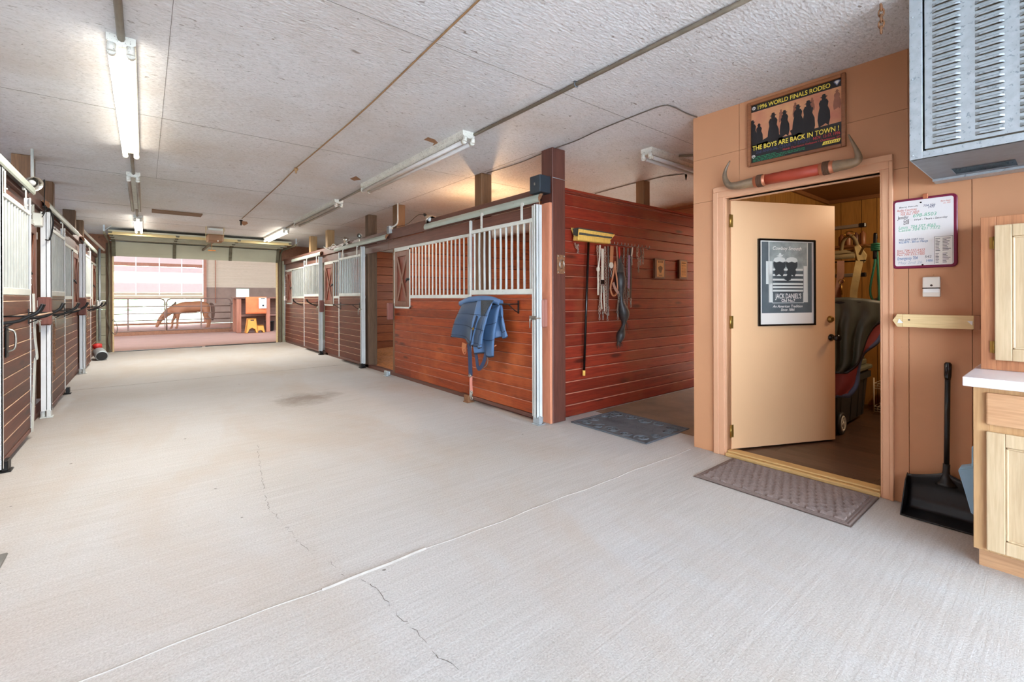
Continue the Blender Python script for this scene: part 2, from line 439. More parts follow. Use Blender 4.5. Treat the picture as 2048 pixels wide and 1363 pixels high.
def ceiling_material():
    m, nt, p = _new('painted_strand_board')
    v = pos_map(nt, (1, 1, 1))
    vo = N(nt, 'ShaderNodeTexVoronoi'); vo.inputs['Scale'].default_value = 1; vo.inputs['Randomness'].default_value = 1
    wv = noise(nt, v, 3, 3)
    mp = pos_map(nt, (26, 60, 26)); nt.links.new(mp, vo.inputs['Vector'])
    flake = noise(nt, pos_map(nt, (30, 66, 28)), 1, 5, .7, 1.2)
    col = ramp(nt, flake, [(.28, C(142, 137, 134)), (.43, C(214, 213, 213)), (.75, C(234, 233, 235))])
    blot = noise(nt, v, .8, 5, .65)
    col = mix(nt, ramp(nt, blot, [(.42, (0, 0, 0, 1)), (.75, (.5, .5, .5, 1))]), col, C(186, 166, 146))
    tiny = noise(nt, pos_map(nt, (14, 34, 14), loc=(5, 2, 0)), 1, 3, .6, .8)
    col = mix(nt, ramp(nt, tiny, [(.665, (0, 0, 0, 1)), (.72, (.8, .8, .8, 1))]), col, C(122, 108, 96))
    nt.links.new(col, p.inputs['Base Color']); p.inputs['Roughness'].default_value = .55
    hb = N(nt, 'ShaderNodeMath', operation='ADD'); nt.links.new(flake, hb.inputs[0]); nt.links.new(vo.outputs['Distance'], hb.inputs[1])
    bump(nt, p, hb.outputs[0], .6, .007)
    return m
M['concrete'] = floor_material(); M['ceil'] = ceiling_material()
M['crack'] = mat('crack', C(104, 96, 88), .9)
M['joint'] = mat('joint', C(168, 160, 152), .8, var=.08, scale=20)
M['sand'] = mat('sand', C(150, 92, 66), .95, var=.25, scale=2.5, bmp=.6, bsc=14)
M['pink_floor'] = mat('pink_floor', C(160, 124, 112), .8, var=.10, scale=1.5, stretch=(1, 2, 1), bmp=.2)
M['gravel'] = mat('gravel', C(222, 222, 224), .9, var=.1, scale=3)
M['grass'] = mat('grass', C(186, 200, 160), .9, var=.25, scale=.8)
M['hedge'] = mat('hedge', C(172, 196, 156), .9, var=.45, scale=1.8, bmp=.8, bsc=3)
M['siding'] = wood('siding', C(200, 178, 152), C(216, 196, 172), 'X', .7, 0, 0, .08)
M['cmu'] = mat('cmu', C(146, 122, 108), .9, var=.12, scale=3, bmp=.2)
M['shavings'] = mat('shavings', C(196, 128, 74), .95, var=.3, scale=24, bmp=.9, bsc=40)
M['rubber_floor'] = mat('rubber_floor', C(126, 100, 76), .75, var=.22, scale=3, bmp=.5, bsc=70)
M['block_grey'] = mat('block_grey', C(150, 146, 126), .85, var=.12, scale=6, bmp=.25, bsc=50)
M['outer_board'] = wood('outer_board', C(120, 74, 48), C(160, 104, 70), 'Y', .6, 0, .3, .25)
M['glass'] = None

fl = sbox('floor', (-4.7, 7.1, -3.6, YG, -.12, 0), 'concrete')
# raised filler line in the slab joint across the aisle, and two wandering cracks
jt = MB(); y0 = 2.055; xs = [-.86 + i * .05 for i in range(88)]
def wig(x, s): return math.sin(x * 7.3 + s) * .006 + math.sin(x * 19 + s * 2) * .003
for a, b in zip(xs, xs[1:]):
    ya, yb = y0 + wig(a, 0) - .018 * a, y0 + wig(b, 0) - .018 * b
    thick = .55 < a < 1.05
    w = .0085 if thick else .0032; h = .007 if thick else .0026
    jt.add([(a, ya - w, 0), (b, yb - w, 0), (b, yb - w * .3, h), (a, ya - w * .3, h), (a, ya + w, 0), (b, yb + w, 0), (b, yb + w * .5, h), (a, ya + w * .5, h)],
           [(0, 1, 2, 3), (3, 2, 6, 7), (7, 6, 5, 4)])
jt.build('joint_filler', 'joint', fl)
def crack(pts, name='crack'):
    mb = MB(); q = []
    for (a, b) in zip(pts, pts[1:]):
        n = max(3, int((V(b) - V(a)).length / .022))
        for i in range(n):
            t = i / n; q.append((a[0] + (b[0] - a[0]) * t + random.uniform(-.009, .009), a[1] + (b[1] - a[1]) * t + random.uniform(-.012, .012)))
    for (a, b) in zip(q, q[1:]):
        if random.random() < .33: continue
        w = random.uniform(.0004, .0016); d = V((b[0] - a[0], b[1] - a[1], 0)).normalized(); s = V((-d.y, d.x, 0)) * w
        A, B = V((*a, .0012)), V((*b, .0012)); mb.add([A - s, B - s, B + s, A + s], [(0, 1, 2, 3)])
    mb.build(name, 'crack', fl)
P2 = lambda x, y: tuple(onZ(x, y, 0))[:2]
crack([P2(516, 890), P2(522, 950), P2(535, 1010), P2(575, 1055), P2(600, 1090), P2(640, 1105), P2(690, 1155)])
crack([P2(722, 1155), P2(765, 1190), P2(800, 1235), P2(845, 1275), P2(870, 1305), P2(905, 1330), P2(930, 1363)])
mb = MB(); mb.box(-.8, 3.08, 8.62, 8.626, 0, .001).build('saw_cut', 'crack', fl)

cl = sbox('ceiling', (-4.7, 7.1, -3.6, YG + .1, CEIL, CEIL + .1), 'ceil')
sm = MB()
for y, w in ((9.57, .006), (11.4, .004), (4.75, .0012), (2.35, .0012), (7.17, .0012)): sm.box(-4.5, 6.9, y, y + w, CEIL - .0015, CEIL)
sm.build('panel_seam', 'crack', cl)
sm = MB(); sm.box(.115, .117, 2.2, 7.2, CEIL - .0012, CEIL); sm.box(3.14, 3.144, 3.5, 9.5, CEIL - .0012, CEIL); sm.box(5.0, 5.004, 2.0, 9.5, CEIL - .0012, CEIL)
sm.build('panel_seam', 'crack', cl)
M['bare_strand'] = mat('bare_strand', C(150, 108, 74), .8, var=.2, scale=20)
def flake(pts):
    MB().prism([tuple(onZ(x, y, CEIL)) for x, y in pts], (0, 0, -.0015)).build('bare_patch', 'bare_strand', cl)
flake([(848, 279), (856, 274), (870, 279), (880, 290), (875, 296), (864, 293), (868, 286)])
flake([(700, 357), (712, 352), (722, 359), (708, 361)])
flake([(480, 441), (494, 443), (496, 447), (488, 451), (482, 446)])

# --- arena ground, outdoors
sbox('floor_arena', (-9, 13, YG, 20.0, -.12, -.005), 'pink_floor')
tr = MB()
for i in range(60):
    pass
struct(MB().add([(-9, 20.0, -.02), (13, 20.0, -.02), (13, 27.6, -.02), (-9, 27.6, -.02)], [(0, 1, 2, 3)]).build('ground_sand', 'sand'))
struct(MB().add([(-60, 27.6, -.05), (60, 27.6, -.05), (60, 110, -.05), (-60, 110, -.05)], [(0, 1, 2, 3)]).build('ground_pasture', 'grass'))
struct(MB().add([(-40, -40, -.06), (40, -40, -.06), (40, -3.6, -.06), (-40, -3.6, -.06)], [(0, 1, 2, 3)]).build('ground_drive', 'gravel'))
struct(MB().add([(-40, -3.6, -.06), (-4.7, -3.6, -.06), (-4.7, 27.6, -.06), (-40, 27.6, -.06)], [(0, 1, 2, 3)]).build('ground_yard', 'gravel'))
struct(MB().add([(7.1, -3.6, -.06), (40, -3.6, -.06), (40, 27.6, -.06), (7.1, 27.6, -.06)], [(0, 1, 2, 3)]).build('ground_side', mat('ground_clay', C(190, 170, 146), .9)))  # unseen ground, tinted tan to warm the light entering the corridor
M['clay'] = mat('clay', C(150, 122, 92), .9)
sbox('wall_outbuilding', (8.6, 8.8, .5, 4.9, -.06, 3.2), mat('outbuilding_tan', C(206, 158, 112), .8))  # unseen wall added to bounce warm light into the corridor
# arena back wall: opening for the overhead door X -1.6..2.3, Z 0..3.5 ; siding over block
w = MB(); w.box(2.35, 10, 27.5, 27.7, 1.8, 4.6); w.box(-9, -1.9, 27.5, 27.7, 0, 4.6); w.box(-1.9, 2.35, 27.5, 27.7, 3.55, 4.6)
for k in range(12): w.box(2.36, 10, 27.485, 27.5, 1.84 + k * .2, 2.02 + k * .2)
struct(w.build('wall_arena', 'siding'))
w = MB(); w.box(2.35, 3.7, 27.45, 27.7, 0, 1.8); w.box(4.32, 10, 27.45, 27.7, 0, 1.8); w.box(3.7, 4.32, 27.45, 27.7, 0, 1.28); w.box(3.7, 4.32, 27.45, 27.7, 1.76, 1.8)
struct(w.build('wall_arena_base', 'cmu'))
w = MB(); w.box(3.7, 4.32, 27.5, 27.55, 1.28, 1.31); w.box(3.7, 4.32, 27.5, 27.55, 1.73, 1.76); w.box(3.7, 3.73, 27.5, 27.55, 1.28, 1.76); w.box(4.29, 4.32, 27.5, 27.55, 1.28, 1.76); w.box(3.7, 4.32, 27.5, 27.54, 1.42, 1.435)
struct(w.build('window_1', 'white_paint'))
sbox('wall_arena_left', (-9.1, -9, YG, 27.5, 0, 3.9), 'siding')  # out-of-view wall put in to cut the daylight reaching the arena
sbox('wall_arena_right', (9.9, 10.1, YG, 27.5, 0, 4.6), 'siding')
sbox('ceiling_arena', (-9.2, 10.2, YG + .12, 27.8, 4.6, 4.7), 'siding')
# kick boards round the arena edge
kb = MB(); kb.box(-9, 2.35, 27.3, 27.36, 0, .10)
struct(kb.build('baseboard_arena', 'outer_board'))

# --- barn outer walls and partitions
def wall_with_windows(name, X, dn, y0, y1, wins, m):
    w = MB(); z0, z1 = 1.25, 2.15; y = y0
    if dn > 0:
        w.box(X, X + .1, y0, 2.06, 0, CEIL); w.box(X, X + .1, 2.06, 3.26, 2.35, CEIL); y = 3.26  # open doorway put at the corridor end to let light in
    for a, b in wins:
        w.box(X, X + dn * .1, y, a, 0, CEIL); w.box(X, X + dn * .1, a, b, 0, z0); w.box(X, X + dn * .1, a, b, z1, CEIL); y = b
    w.box(X, X + dn * .1, y, y1, 0, CEIL)
    return struct(w.build(name, m))
wall_with_windows('wall_left', -4.6, -1, -3.6, YG, [(3.6, 6.2), (7.2, 9.8), (10.9, 13.6)], 'outer_board')  # window openings widened to bring more daylight through to the aisle
wall_with_windows('wall_right_outer', 6.9, 1, -3.6, YG, [(4.4, 6.0), (8.0, 9.6), (11.6, 13.2)], 'board_iny')  # unseen stall windows, assumed so that daylight reaches the aisle

def partition(name, X0, X1, Y, th, ztop, m, bevel_tan, face_lo=True, face_hi=True, pitch=.2):
    w = MB(); w.box(X0, X1, Y + .022, Y + th - .022, 0, ztop - .01)
    hboards(w, 'Y', Y, 1, X0, X1, 0, ztop, pitch); hboards(w, 'Y', Y + th, -1, X0, X1, 0, ztop, pitch)
    return struct(w.build(name, [m, bevel_tan]))
wc = MB(); wc.mi = 0
wc.box(3.33, 6.9, YB + .022, YB + .10, 0, 2.35)
hboards(wc, 'Y', YB, 1, 3.33, 6.9, .005, 2.36, .1225, .022, .0075, .0015)
wc.mi = 0; wc.rn = .8; wc.box(3.33, 6.9, YB - .004, YB + .11, 2.36, 2.385)
struct(wc.build('wall_corridor', ['board_corr', 'dust_red']))
st = MB(); hboards(st, 'Y', YB + .13, -1, 3.16, 6.9, 0, 2.36, .2); struct(st.build('wall_stall_end', ['board_in', 'dust']))
partition('wall_divider', 3.285, 6.9, 6.90, .10, 2.36, 'board_in', 'groove')
partition('wall_divider_far', 3.285, 6.9, 10.55, .10, 2.36, 'board_in', 'groove')
partition('wall_left_divider', -4.6, -.92, 6.64, .10, 2.36, 'board_in', 'groove')
partition('wall_left_divider_far', -4.6, -.92, 10.36, .10, 2.36, 'board_in', 'groove')
partition('wall_left_divider_near', -4.6, -.92, 3.0, .10, 2.36, 'board_in', 'groove')
inb = MB(); hboards(inb, 'X', 6.88, 1, 3.42, YG, 0, 1.25, .2); hboards(inb, 'X', 6.88, 1, 3.42, YG, 2.15, 2.7, .2)
struct(inb.build('wall_stall_back', ['board_iny', 'groove']))

def bedding(name, x0, x1, y0, y1):
    rr = random.Random(len(name) + int(y0 * 10)); n = 34
    ph = [(rr.uniform(2, 9), rr.uniform(2, 9), rr.uniform(0, 6)) for _ in range(7)]
    def fn(u, v):
        x, y = x0 + (x1 - x0) * u, y0 + (y1 - y0) * v
        h = sum(math.sin(a * x + b * y + c) for a, b, c in ph) * .006
        e = min(1, min(u, v, 1 - u, 1 - v) / .06)
        return V((x, y, .012 + (.055 + h) * e))
    g = MB(); vs = [fn(i / n, j / n) for i in range(n + 1) for j in range(n + 1)]
    g.add(vs, [(i * (n + 1) + j, (i + 1) * (n + 1) + j, (i + 1) * (n + 1) + j + 1, i * (n + 1) + j + 1) for i in range(n) for j in range(n)], True)
    return g.build(name, 'shavings')
tag(bedding('wood_shavings', 3.18, 6.85, 7.02, 10.53), 'orange wood shavings bedding inside the open stall', 'bedding', kind='stuff')
tag(bedding('wood_shavings', 3.18, 6.85, 3.46, 6.88), 'wood shavings bedding in the stall behind the blue blanket', 'bedding', kind='stuff')

# --- tan tack room wall with doorway (Y .765..1.735, Z 0..2.03)
tw = MB()
def panel(y0, y1, z0, z1): tw.box(XT, XT + .012, y0 + .0015, y1 - .0015, z0 + .001, z1 - .001)
zc = 2.385
for y0, y1, z0, z1 in [(1.63, 2.01, zc, CEIL), (.63, 1.63, zc, CEIL), (-.6, .63, zc, CEIL), (-3.6, -.6, zc, CEIL),
                       (1.735, 2.01, 0, 2.03), (1.63, 2.01, 2.03, zc), (.63, 1.63, 2.03, zc), (.63, .765, 0, 2.03), (.36, .63, 0, zc), (-.6, .36, 0, zc), (-3.6, -.6, 0, zc)]:
    panel(y0, y1, z0, z1)
for y0, y1, z0, z1 in [(1.735, 2.01, 0, CEIL), (.765, 1.735, 2.03, CEIL), (-3.6, .765, 0, CEIL)]:
    tw.box(XT + .014, XT + .11, y0, y1, z0, z1)
tw.box(XT + .012, XT + .11, 2.0, 2.012, 0, CEIL)
tack = struct(tw.build('wall_right', 'tan'))
sbox('wall_tack_side', (XT + .11, 6.9, 1.90, 2.01, 0, CEIL), 'tan')
pw = MB()
for i in range(27): pw.rn = random.random(); pw.box(XT + .12 + i * .1225, XT + .12 + (i + 1) * .1225 - .004, 1.885, 1.90, .02, 2.4)
pw.rn = .3; pw.box(XT + .11, 6.9, 1.897, 1.90, .02, 2.4)
struct(pw.build('wall_tack_left', 'panel_wood'))
pw = MB()
y = 1.88
while y > -1.2:
    wd = random.choice((.14, .2, .26)); pw.rn = random.random(); pw.box(6.42, 6.44, y - wd + .005, y, .02, 2.4); y -= wd
pw.rn = .2; pw.box(6.44, 6.46, -3.6, 1.9, .02, 2.4)
struct(pw.build('wall_tack_back', 'panel_wood'))
sbox('ceiling_tack', (XT + .11, 6.46, -3.6, 1.9, 2.40, 2.44), 'panel_ceil')
sbox('trim_1', (6.39, 6.42, -1.2, 1.885, 2.36, 2.40), 'panel_ceil')
sbox('trim_2', (XT + .12, 6.42, 1.855, 1.885, 2.36, 2.40), 'panel_ceil')
sbox('wall_tack_near', (XT + .11, 6.9, -3.65, -3.6, 0, CEIL), 'panel_wood')
tf = MB()
x = XT + .10
while x < 6.4:
    y = -3.6 - random.random() * .6
    while y < 1.89:
        tf.rn = random.random(); tf.box(x, min(x + .125, 6.42), max(y, -3.6) + .0008, min(y + .9, 1.89) - .0008, .0, .02); y += .9
    x += .126
struct(tf.build('floor_tack', 'lam_floor'))

# door frame: casing on the wall face, jambs, threshold
df = MB()
YD0, YD1, ZD = .765, 1.735, 2.03
for a, b in ((.008, .022), (.030, .014)):
    pass
cw = .085
df.box(XT - .0165, XT, YD1 + .01, YD1 + .01 + cw, 0, ZD + .0095); df.box(XT - .0165, XT, YD0 - .01 - .055, YD0 - .01, 0, ZD + .0095)
df.box(XT - .016, XT, YD0 - .01 - .055, YD1 + .01 + cw, ZD + .01, ZD + .01 + cw)
df.box(XT - .024, XT - .017, YD1 + .055, YD1 + .01 + cw, 0, ZD + .055); df.box(XT - .024, XT - .017, YD0 - .065, YD0 - .045, 0, ZD + .055)
df.box(XT - .024, XT - .017, YD0 - .065, YD1 + .01 + cw, ZD + .0555, ZD + .01 + cw)
df.box(XT - .012, XT + .115, YD1, YD1 + .02, 0, ZD + .02); df.box(XT - .012, XT + .115, YD0 - .02, YD0, 0, ZD + .02); df.box(XT - .0115, XT + .114, YD0 + .0005, YD1 - .0005, ZD, ZD + .0195)
df.box(XT + .06, XT + .075, YD0, YD0 + .012, 0, ZD); df.box(XT + .06, XT + .075, YD0, YD1, ZD - .012, ZD)
struct(df.build('trim_3', 'trim_tan', bevel=.003))
th = MB(); th.box(XT - .03, XT + .13, YD0, YD1, 0, .028); th.box(XT - .005, XT + .06, YD0, YD1, .028, .042)
struct(th.build('trim_4', 'thresh', bevel=.006))

# --- stall front headers (continuous beams above the doors)
for nm, x0, dn, ya in (('trim_5', XR, 1, 3.425), ('trim_6', XL, -1, -3.6)):
    h = MB(); x = x0 - dn * .02
    y = ya
    while y < YG - .02:
        y2 = min(y + 3.66, YG - .02); h.rn = random.random()
        h.box(x, x + dn * .045, y, y2, 2.195, 2.345); h.rn = random.random()
        h.box(x0 + dn * .015, x0 + dn * .045, y, y2, 2.04, 2.19); y = y2
    struct(h.build(nm, 'header_brown', bevel=.004))
# sills under the fronts
sl = MB(); sl.box(XR + .02, XR + .10, 3.42, YG, 0, .055); struct(sl.build('baseboard_right', 'header_brown'))
sl = MB(); sl.box(XL - .10, XL - .02, -3.6, YG, 0, .055); struct(sl.build('baseboard_left', 'header_brown'))
# garage wall: header above, block piers each side
g = MB(); g.box(-4.6, 6.9, YG + .02, YG + .14, 2.30, CEIL)
struct(g.build('wall_far', 'outer_board'))
g = MB()
for x0, x1 in ((-.86, -.70), (3.04, 3.20)):
    z = 0
    while z < 2.3:
        g.rn = random.random(); g.box(x0, x1, YG - .10, YG + .12, z + .003, min(z + .2, 2.3) - .003); z += .2
g.box(-4.6, -.86, YG, YG + .12, 0, 2.3); g.box(3.2, 6.9, YG, YG + .12, 0, 2.3)
struct(g.build('wall_far_pier', 'block_grey'))
gj = MB(); gj.box(-.70, -.585, YG - .02, YG + .12, 0, 2.30); gj.box(2.93, 3.04, YG - .02, YG + .12, 0, 2.30); gj.box(-.70, 3.04, YG - .02, YG + .02, 2.30, 2.55)
struct(gj.build('trim_7', 'post_old', bevel=.004))
gj = MB(); gj.box(-.585, -.56, YG - .03, YG + .06, 0, 2.26); gj.box(2.90, 2.93, YG - .03, YG + .06, 0, 2.26)
struct(gj.build('trim_8', 'pine'))
# ================================================================== STALLS
def post(x0, x1, y0, y1, z0, z1, m, label):
    return tag(MB().box(x0, x1, y0, y1, z0, z1).build('timber_post', m, bevel=.006), label, 'post')
pa = thing('timber_post', (3.24, 3.34, 0), 'dark red corner post where the aisle stalls meet the corridor wall', 'post')
pbox('shaft', (3.15, 3.33, 3.255, 3.42, 0, CEIL), 'post_dark', pa, .006)
MB().box(3.12, 3.149, 3.262, 3.42, .0, 2.195).build('jamb_board', 'jamb_pink', pa, bevel=.003)
MB().box(3.05, 3.12, 3.29, 3.40, .955, 1.235).build('stop_block', 'stop_pink', pa, bevel=.012)
pbox('corner_strip', (3.331, 3.342, YB - .012, YB, .02, 2.22), 'galv_dark', pa)
pl = MB(); pl.box(3.205, 3.315, 3.249, 3.255, 1.49, 1.68)
pc = pl.build('ring_plate', 'rust', pa, bevel=.002)
rg = MB(); rg.ring((3.265, 3.243, 1.585), (0, 1, 0), .030, .006, 20, 6, 1.5, (0, 0, 1))
for dx in (-.042, .042):
    for dz in (-.08, .08): rg.lathe([(.007, 0), (.007, .006), (.002, .009)], (3.26 + dx, 3.249, 1.585 + dz), (0, -1, 0), 8)
rg.build('ring', 'chrome', pc)

R_POST = [(3.14, 3.29, 4.46, 4.61, 'post_brown', 'brown post behind the joint of first sliding door and barred panel, right row'),
          (3.13, 3.28, 6.80, 6.95, 'post_brown', 'brown post with the bent conduit beside the open stall, right row'),
          (3.12, 3.28, 7.95, 8.10, 'post_old', 'weathered post at the far jamb of the open stall doorway'),
          (3.12, 3.27, 10.28, 10.43, 'post_pale', 'pale post above the second diagonal-braced hatch on right row'),
          (3.12, 3.27, 11.58, 11.73, 'post_pale', 'pale yellowish post nearest the far garage door, right row')]
for x0, x1, y0, y1, m, l in R_POST: post(x0, x1, y0, y1, 0, CEIL, m, l)
post(4.96, 5.09, YB + .135, YB + .26, 0, CEIL, 'post_brown', 'post rising to the ceiling behind the corridor board wall')
for x0, x1, y0, y1, m, l in [(-1.06, -.905, 6.83, 6.99, 'post_brown', 'wide brown post at ceiling beside white conduit, left row nearest'),
                             (-1.06, -.905, 8.18, 8.33, 'post_brown', 'second brown post along the left stall row'),
                             (-1.06, -.905, 10.58, 10.73, 'post_old', 'third post along the left stall row, above middle hatch'),
                             (-1.06, -.905, 11.88, 12.02, 'post_old', 'farthest post of the left stall row, near garage door')]:
    post(x0, x1, y0, y1, 0, CEIL, m, l)

def bars(parent, x, y0, y1, z0, z1, n, r, bend=0, m='bar_white'):
    for i in range(n):
        y = y0 + (y1 - y0) * (i + .5) / n
        rr = random.uniform(-bend, bend)
        pts = [(x, y, z0), (x, y + rr * .6, (z0 * 2 + z1) / 3), (x, y + rr, (z0 + z1 * 2) / 3), (x, y, z1)] if bend else [(x, y, z0), (x, y, z1)]
        MB().tube(pts, r, 8, False).build('bar', m, parent)

def bolt(parent, x, y, z, dn, dy):
    """sliding door bolt: rod along Y with a drop handle"""
    mb = MB(); o = x - dn * .012
    mb.box(x, x - dn * .006, y - .05, y + .05, z - .02, z + .02)
    mb.tube([(o, y - dy * .02, z), (o, y + dy * .12, z)], .006, 8); mb.tube([(o, y - dy * .015, z), (o - dn * .012, y - dy * .02, z - .01), (o - dn * .012, y - dy * .02, z - .10)], .006, 8)
    mb.build('bolt', 'steel', parent)
def blanket_bar(parent, x, y0, y1, z, dn, m='iron', curl=False):
    b = MB(); out = x - dn * .15
    b.tube([(out, y0, z), (out, (y0 + y1) / 2, z - .004), (out, y1, z)], .007, 8)
    bb = b.build('blanket_bar', 'dust' if curl else m, parent)
    for y in (y0, y1):
        k = MB()
        k.box(x, x - dn * .005, y - .011, y + .011, z - .10, z + .035)
        k.tube([(x - dn * .004, y, z), (out - dn * .01, y, z)], .006, 6)
        k.tube(curve([(x - dn * .004, y, z - .09), (x - dn * .06, y, z - .06), (out + dn * .02, y, z - .005)], 5), .005, 6)
        if curl:
            for oy in (-.022, .022): k.tube(curve([(x - dn * .01, y + oy, z - .05), (x - dn * .10, y + oy, z - .035), (out, y + oy, z - .005), (out - dn * .05, y + oy, z + .03), (out - dn * .075, y + oy, z + .085)], 5), .012, 8)
        k.build('bracket', m, bb)

def stall_door(xo, dn, ya, yb, label, nb, bm, bevel_tan, bend=0, wide=.085, bar=None, curl=False, boltdy=-1, group='sliding stall doors', hide=False):
    t = thing('stall_door', (xo + dn * .02, (ya + yb) / 2, 0), label, 'door')
    D = .045
    for (y0, y1, w) in ((ya, ya + wide, 1), (yb - .045, yb, 0)):
        mb = MB()
        mb.box(xo, xo + dn * .006, y0, y1, .075, 2.165)
        if w: mb.box(xo, xo - dn * .035, y0, y0 + .006, .075, 2.165); mb.box(xo - dn * .035, xo - dn * .029, y0, y0 + .03, .075, 2.165); mb.box(xo - dn * .012, xo, y1 - .012, y1, .075, 2.165)
        mb.box(xo, xo + dn * D, y0 if w else y1 - .006, y0 + .006 if w else y1, .075, 2.165)
        for z in (.3, .62, .95, 1.38, 1.44, 2.02, 2.10): mb.lathe([(.006, 0), (.006, .003), (.002, .005)], (xo, (y0 + y1) / 2 + .01 * (1 if w else 0), z), (-dn, 0, 0), 6)
        mb.build('stile', 'stile_bright' if dn < 0 else 'stile_white', t)
    gr = MB()
    gr.box(xo, xo + dn * .03, ya + wide, yb - .045, 2.005, 2.045); gr.box(xo, xo + dn * .03, ya + wide, yb - .045, 1.285, 1.34)
    g = gr.build('grille', 'white_paint', t, bevel=.003)
    bars(g, xo + dn * .018, ya + wide, yb - .045, 1.338, 2.007, nb, .0125, bend, 'bar_grey' if dn < 0 or ya > 9 else 'bar_white')
    bp = MB(); hboards(bp, 'X', xo + dn * .004, dn, ya + wide, yb - .045, .09, 1.284, .115, .02, .006, .001)
    bp.build('board_panel', [bm, bevel_tan], t)
    pbox('bottom_rail', (xo - dn * .003, xo + dn * .03, ya + wide, yb - .045, .055, .089), 'header_brown', t, .003)
    for k, fr in enumerate((.2, .78)):
        y = ya + (yb - ya) * fr; hg = MB(); hg.box(xo - dn * .004, xo - dn * .010, y - .016, y + .016, 2.03, 2.19); hg.tube([(xo - dn * .02, y, 2.06), (xo, y, 2.06)], .006, 6); hg.lathe([(.02, -.008), (.02, .008)], (xo + dn * .005, y, 2.205), (dn, 0, 0), 12)
        hg.build('hanger', 'white_paint', t)
    bolt(t, xo - dn * .035, ya + .045 if boltdy < 0 else yb - .03, 1.05, dn, boltdy)
    if bar: blanket_bar(t, xo, bar[0], bar[1], bar[2], dn, 'iron', curl)
    return t

def hatch(parent, xo, dn, y0, y1, z0, z1):
    f = MB()
    x = xo - dn * .012
    f.box(x, xo, y0, y0 + .022, z0, z1); f.box(x, xo, y1 - .022, y1, z0, z1); f.box(x, xo, y0, y1, z0, z0 + .025); f.box(x, xo, y0, y1, z1 - .022, z1)
    h = f.build('feed_hatch', 'white_paint', parent)
    d = MB(); x1 = xo - dn * .018
    a, b, c, e = y0 + .03, y1 - .03, z0 + .035, z1 - .032; w = .075
    d.rn = .6; d.box(x1, xo + dn * .012, a, a + w, c, e); d.box(x1, xo + dn * .012, b - w, b, c, e); d.box(x1, xo + dn * .012, a + w, b - w, c, c + w); d.box(x1, xo + dn * .012, a + w, b - w, e - w, e)
    d.build('hatch_frame', 'hatch_wood', h, bevel=.003)
    p = MB(); n = 4
    for i in range(n): p.rn = random.random(); p.box(xo + dn * .002, xo + dn * .01, a + w + (b - a - 2 * w) * i / n, a + w + (b - a - 2 * w) * (i + 1) / n - .002, c + w, e - w)
    p.build('hatch_panel', 'hatch_red', h)
    for k in (0, 1):
        br = MB(); ya_, yb_ = (a + w, b - w) if k else (b - w, a + w)
        br.bar((xo - dn * .008 - dn * .003 * k, ya_, c + w), (xo - dn * .008 - dn * .003 * k, yb_, e - w), .045, .010, (1, 0, 0)); br.build('cross_brace', 'hatch_wood', h)
    l = MB(); zl = c + (e - c) * .48; l.box(x1 - dn * .008, x1, y0 + .01, y0 + .09, zl - .02, zl + .02); l.tube([(x1 - dn * .012, y0 - .02, zl), (x1 - dn * .012, y0 + .11, zl)], .008, 6); l.tube([(x1 - dn * .012, y0 + .06, zl), (x1 - dn * .03, y0 + .06, zl - .05)], .007, 6)
    l.build('hatch_latch', 'iron', h)
    for z in (c + .08, e - .08): MB().box(x - dn * .008, x, y1 - .03, y1 - .005, z - .035, z + .035).build('hatch_hinge', 'white_paint', h)

def stall_front(xo, dn, ya, yb, label, nb, hy, bm, bevel_tan, bend=0, gap_end=None):
    t = thing('stall_front', (xo + dn * .02, (ya + yb) / 2, 0), label, 'stall front')
    h0, h1 = hy
    bp = MB()
    hboards(bp, 'X', xo, dn, ya, h0, .055, 1.245, .115, .022, .006, .001)
    hboards(bp, 'X', xo, dn, h0, h1, .055, 1.085, .115, .022, .006, .001)
    if yb > h1 + .02: hboards(bp, 'X', xo, dn, h1, yb, .055, 2.03, .115, .022, .006, .001)
    bp.build('board_panel', [bm, bevel_tan], t)
    gr = MB(); gr.box(xo - dn * .004, xo + dn * .03, ya, yb, 2.0, 2.037); gr.box(xo - dn * .004, xo + dn * .03, ya, h0, 1.245, 1.29)
    g = gr.build('grille', 'white_paint', t, bevel=.003)
    bars(g, xo + dn * .014, ya, h0, 1.288, 2.002, nb, .011, bend, 'bar_grey' if dn < 0 or ya > 7 else 'bar_white')
    hatch(t, xo, dn, h0, h1, 1.088, 2.0)
    return t

GRP = None
stall_front(XR, 1, 4.66, 6.82, 'red board stall front with white bars beside the blue blanket, right row', 16, (6.26, 6.80), 'board_red', 'dust_red')
stall_front(XR, 1, 8.10, 10.44, 'stall front with hatch behind the slid-open door, right row middle', 15, (9.80, 10.42), 'board_brown', 'dust')
stall_front(XR, 1, 11.84, YG - .12, 'farthest stall front of the right row, against the garage door pier', 14, (13.25, 13.85), 'board_brown', 'dust')
stall_door(3.01, 1, 3.31, 4.54, 'sliding stall door with white bars and blanket rack, beside the corner post', 11, 'board_red', 'dust_red', .006, bar=(3.62, 4.42, 1.185))
stall_door(3.03, 1, 7.99, 9.30, 'slid-open stall door with white bars just past the open doorway', 12, 'board_brown', 'dust', bar=(8.14, 9.16, 1.13))
stall_door(3.03, 1, 10.50, 11.86, 'closed stall door farthest down the right row near the garage door', 12, 'board_brown', 'dust', bar=(10.75, 11.95, 1.14), curl=True)
stall_front(XL, -1, 3.12, 6.62, 'stall front with braced hatch behind nearest left sliding door', 22, (6.04, 6.60), 'board_left', 'dust')
stall_front(XL, -1, 8.28, 10.36, 'middle stall front of the left row with bent white bars', 14, (9.62, 10.32), 'board_left', 'dust', .035)
stall_front(XL, -1, 11.88, YG - .12, 'farthest stall front of the left row beside the garage door', 12, (13.0, 13.7), 'board_left', 'dust')
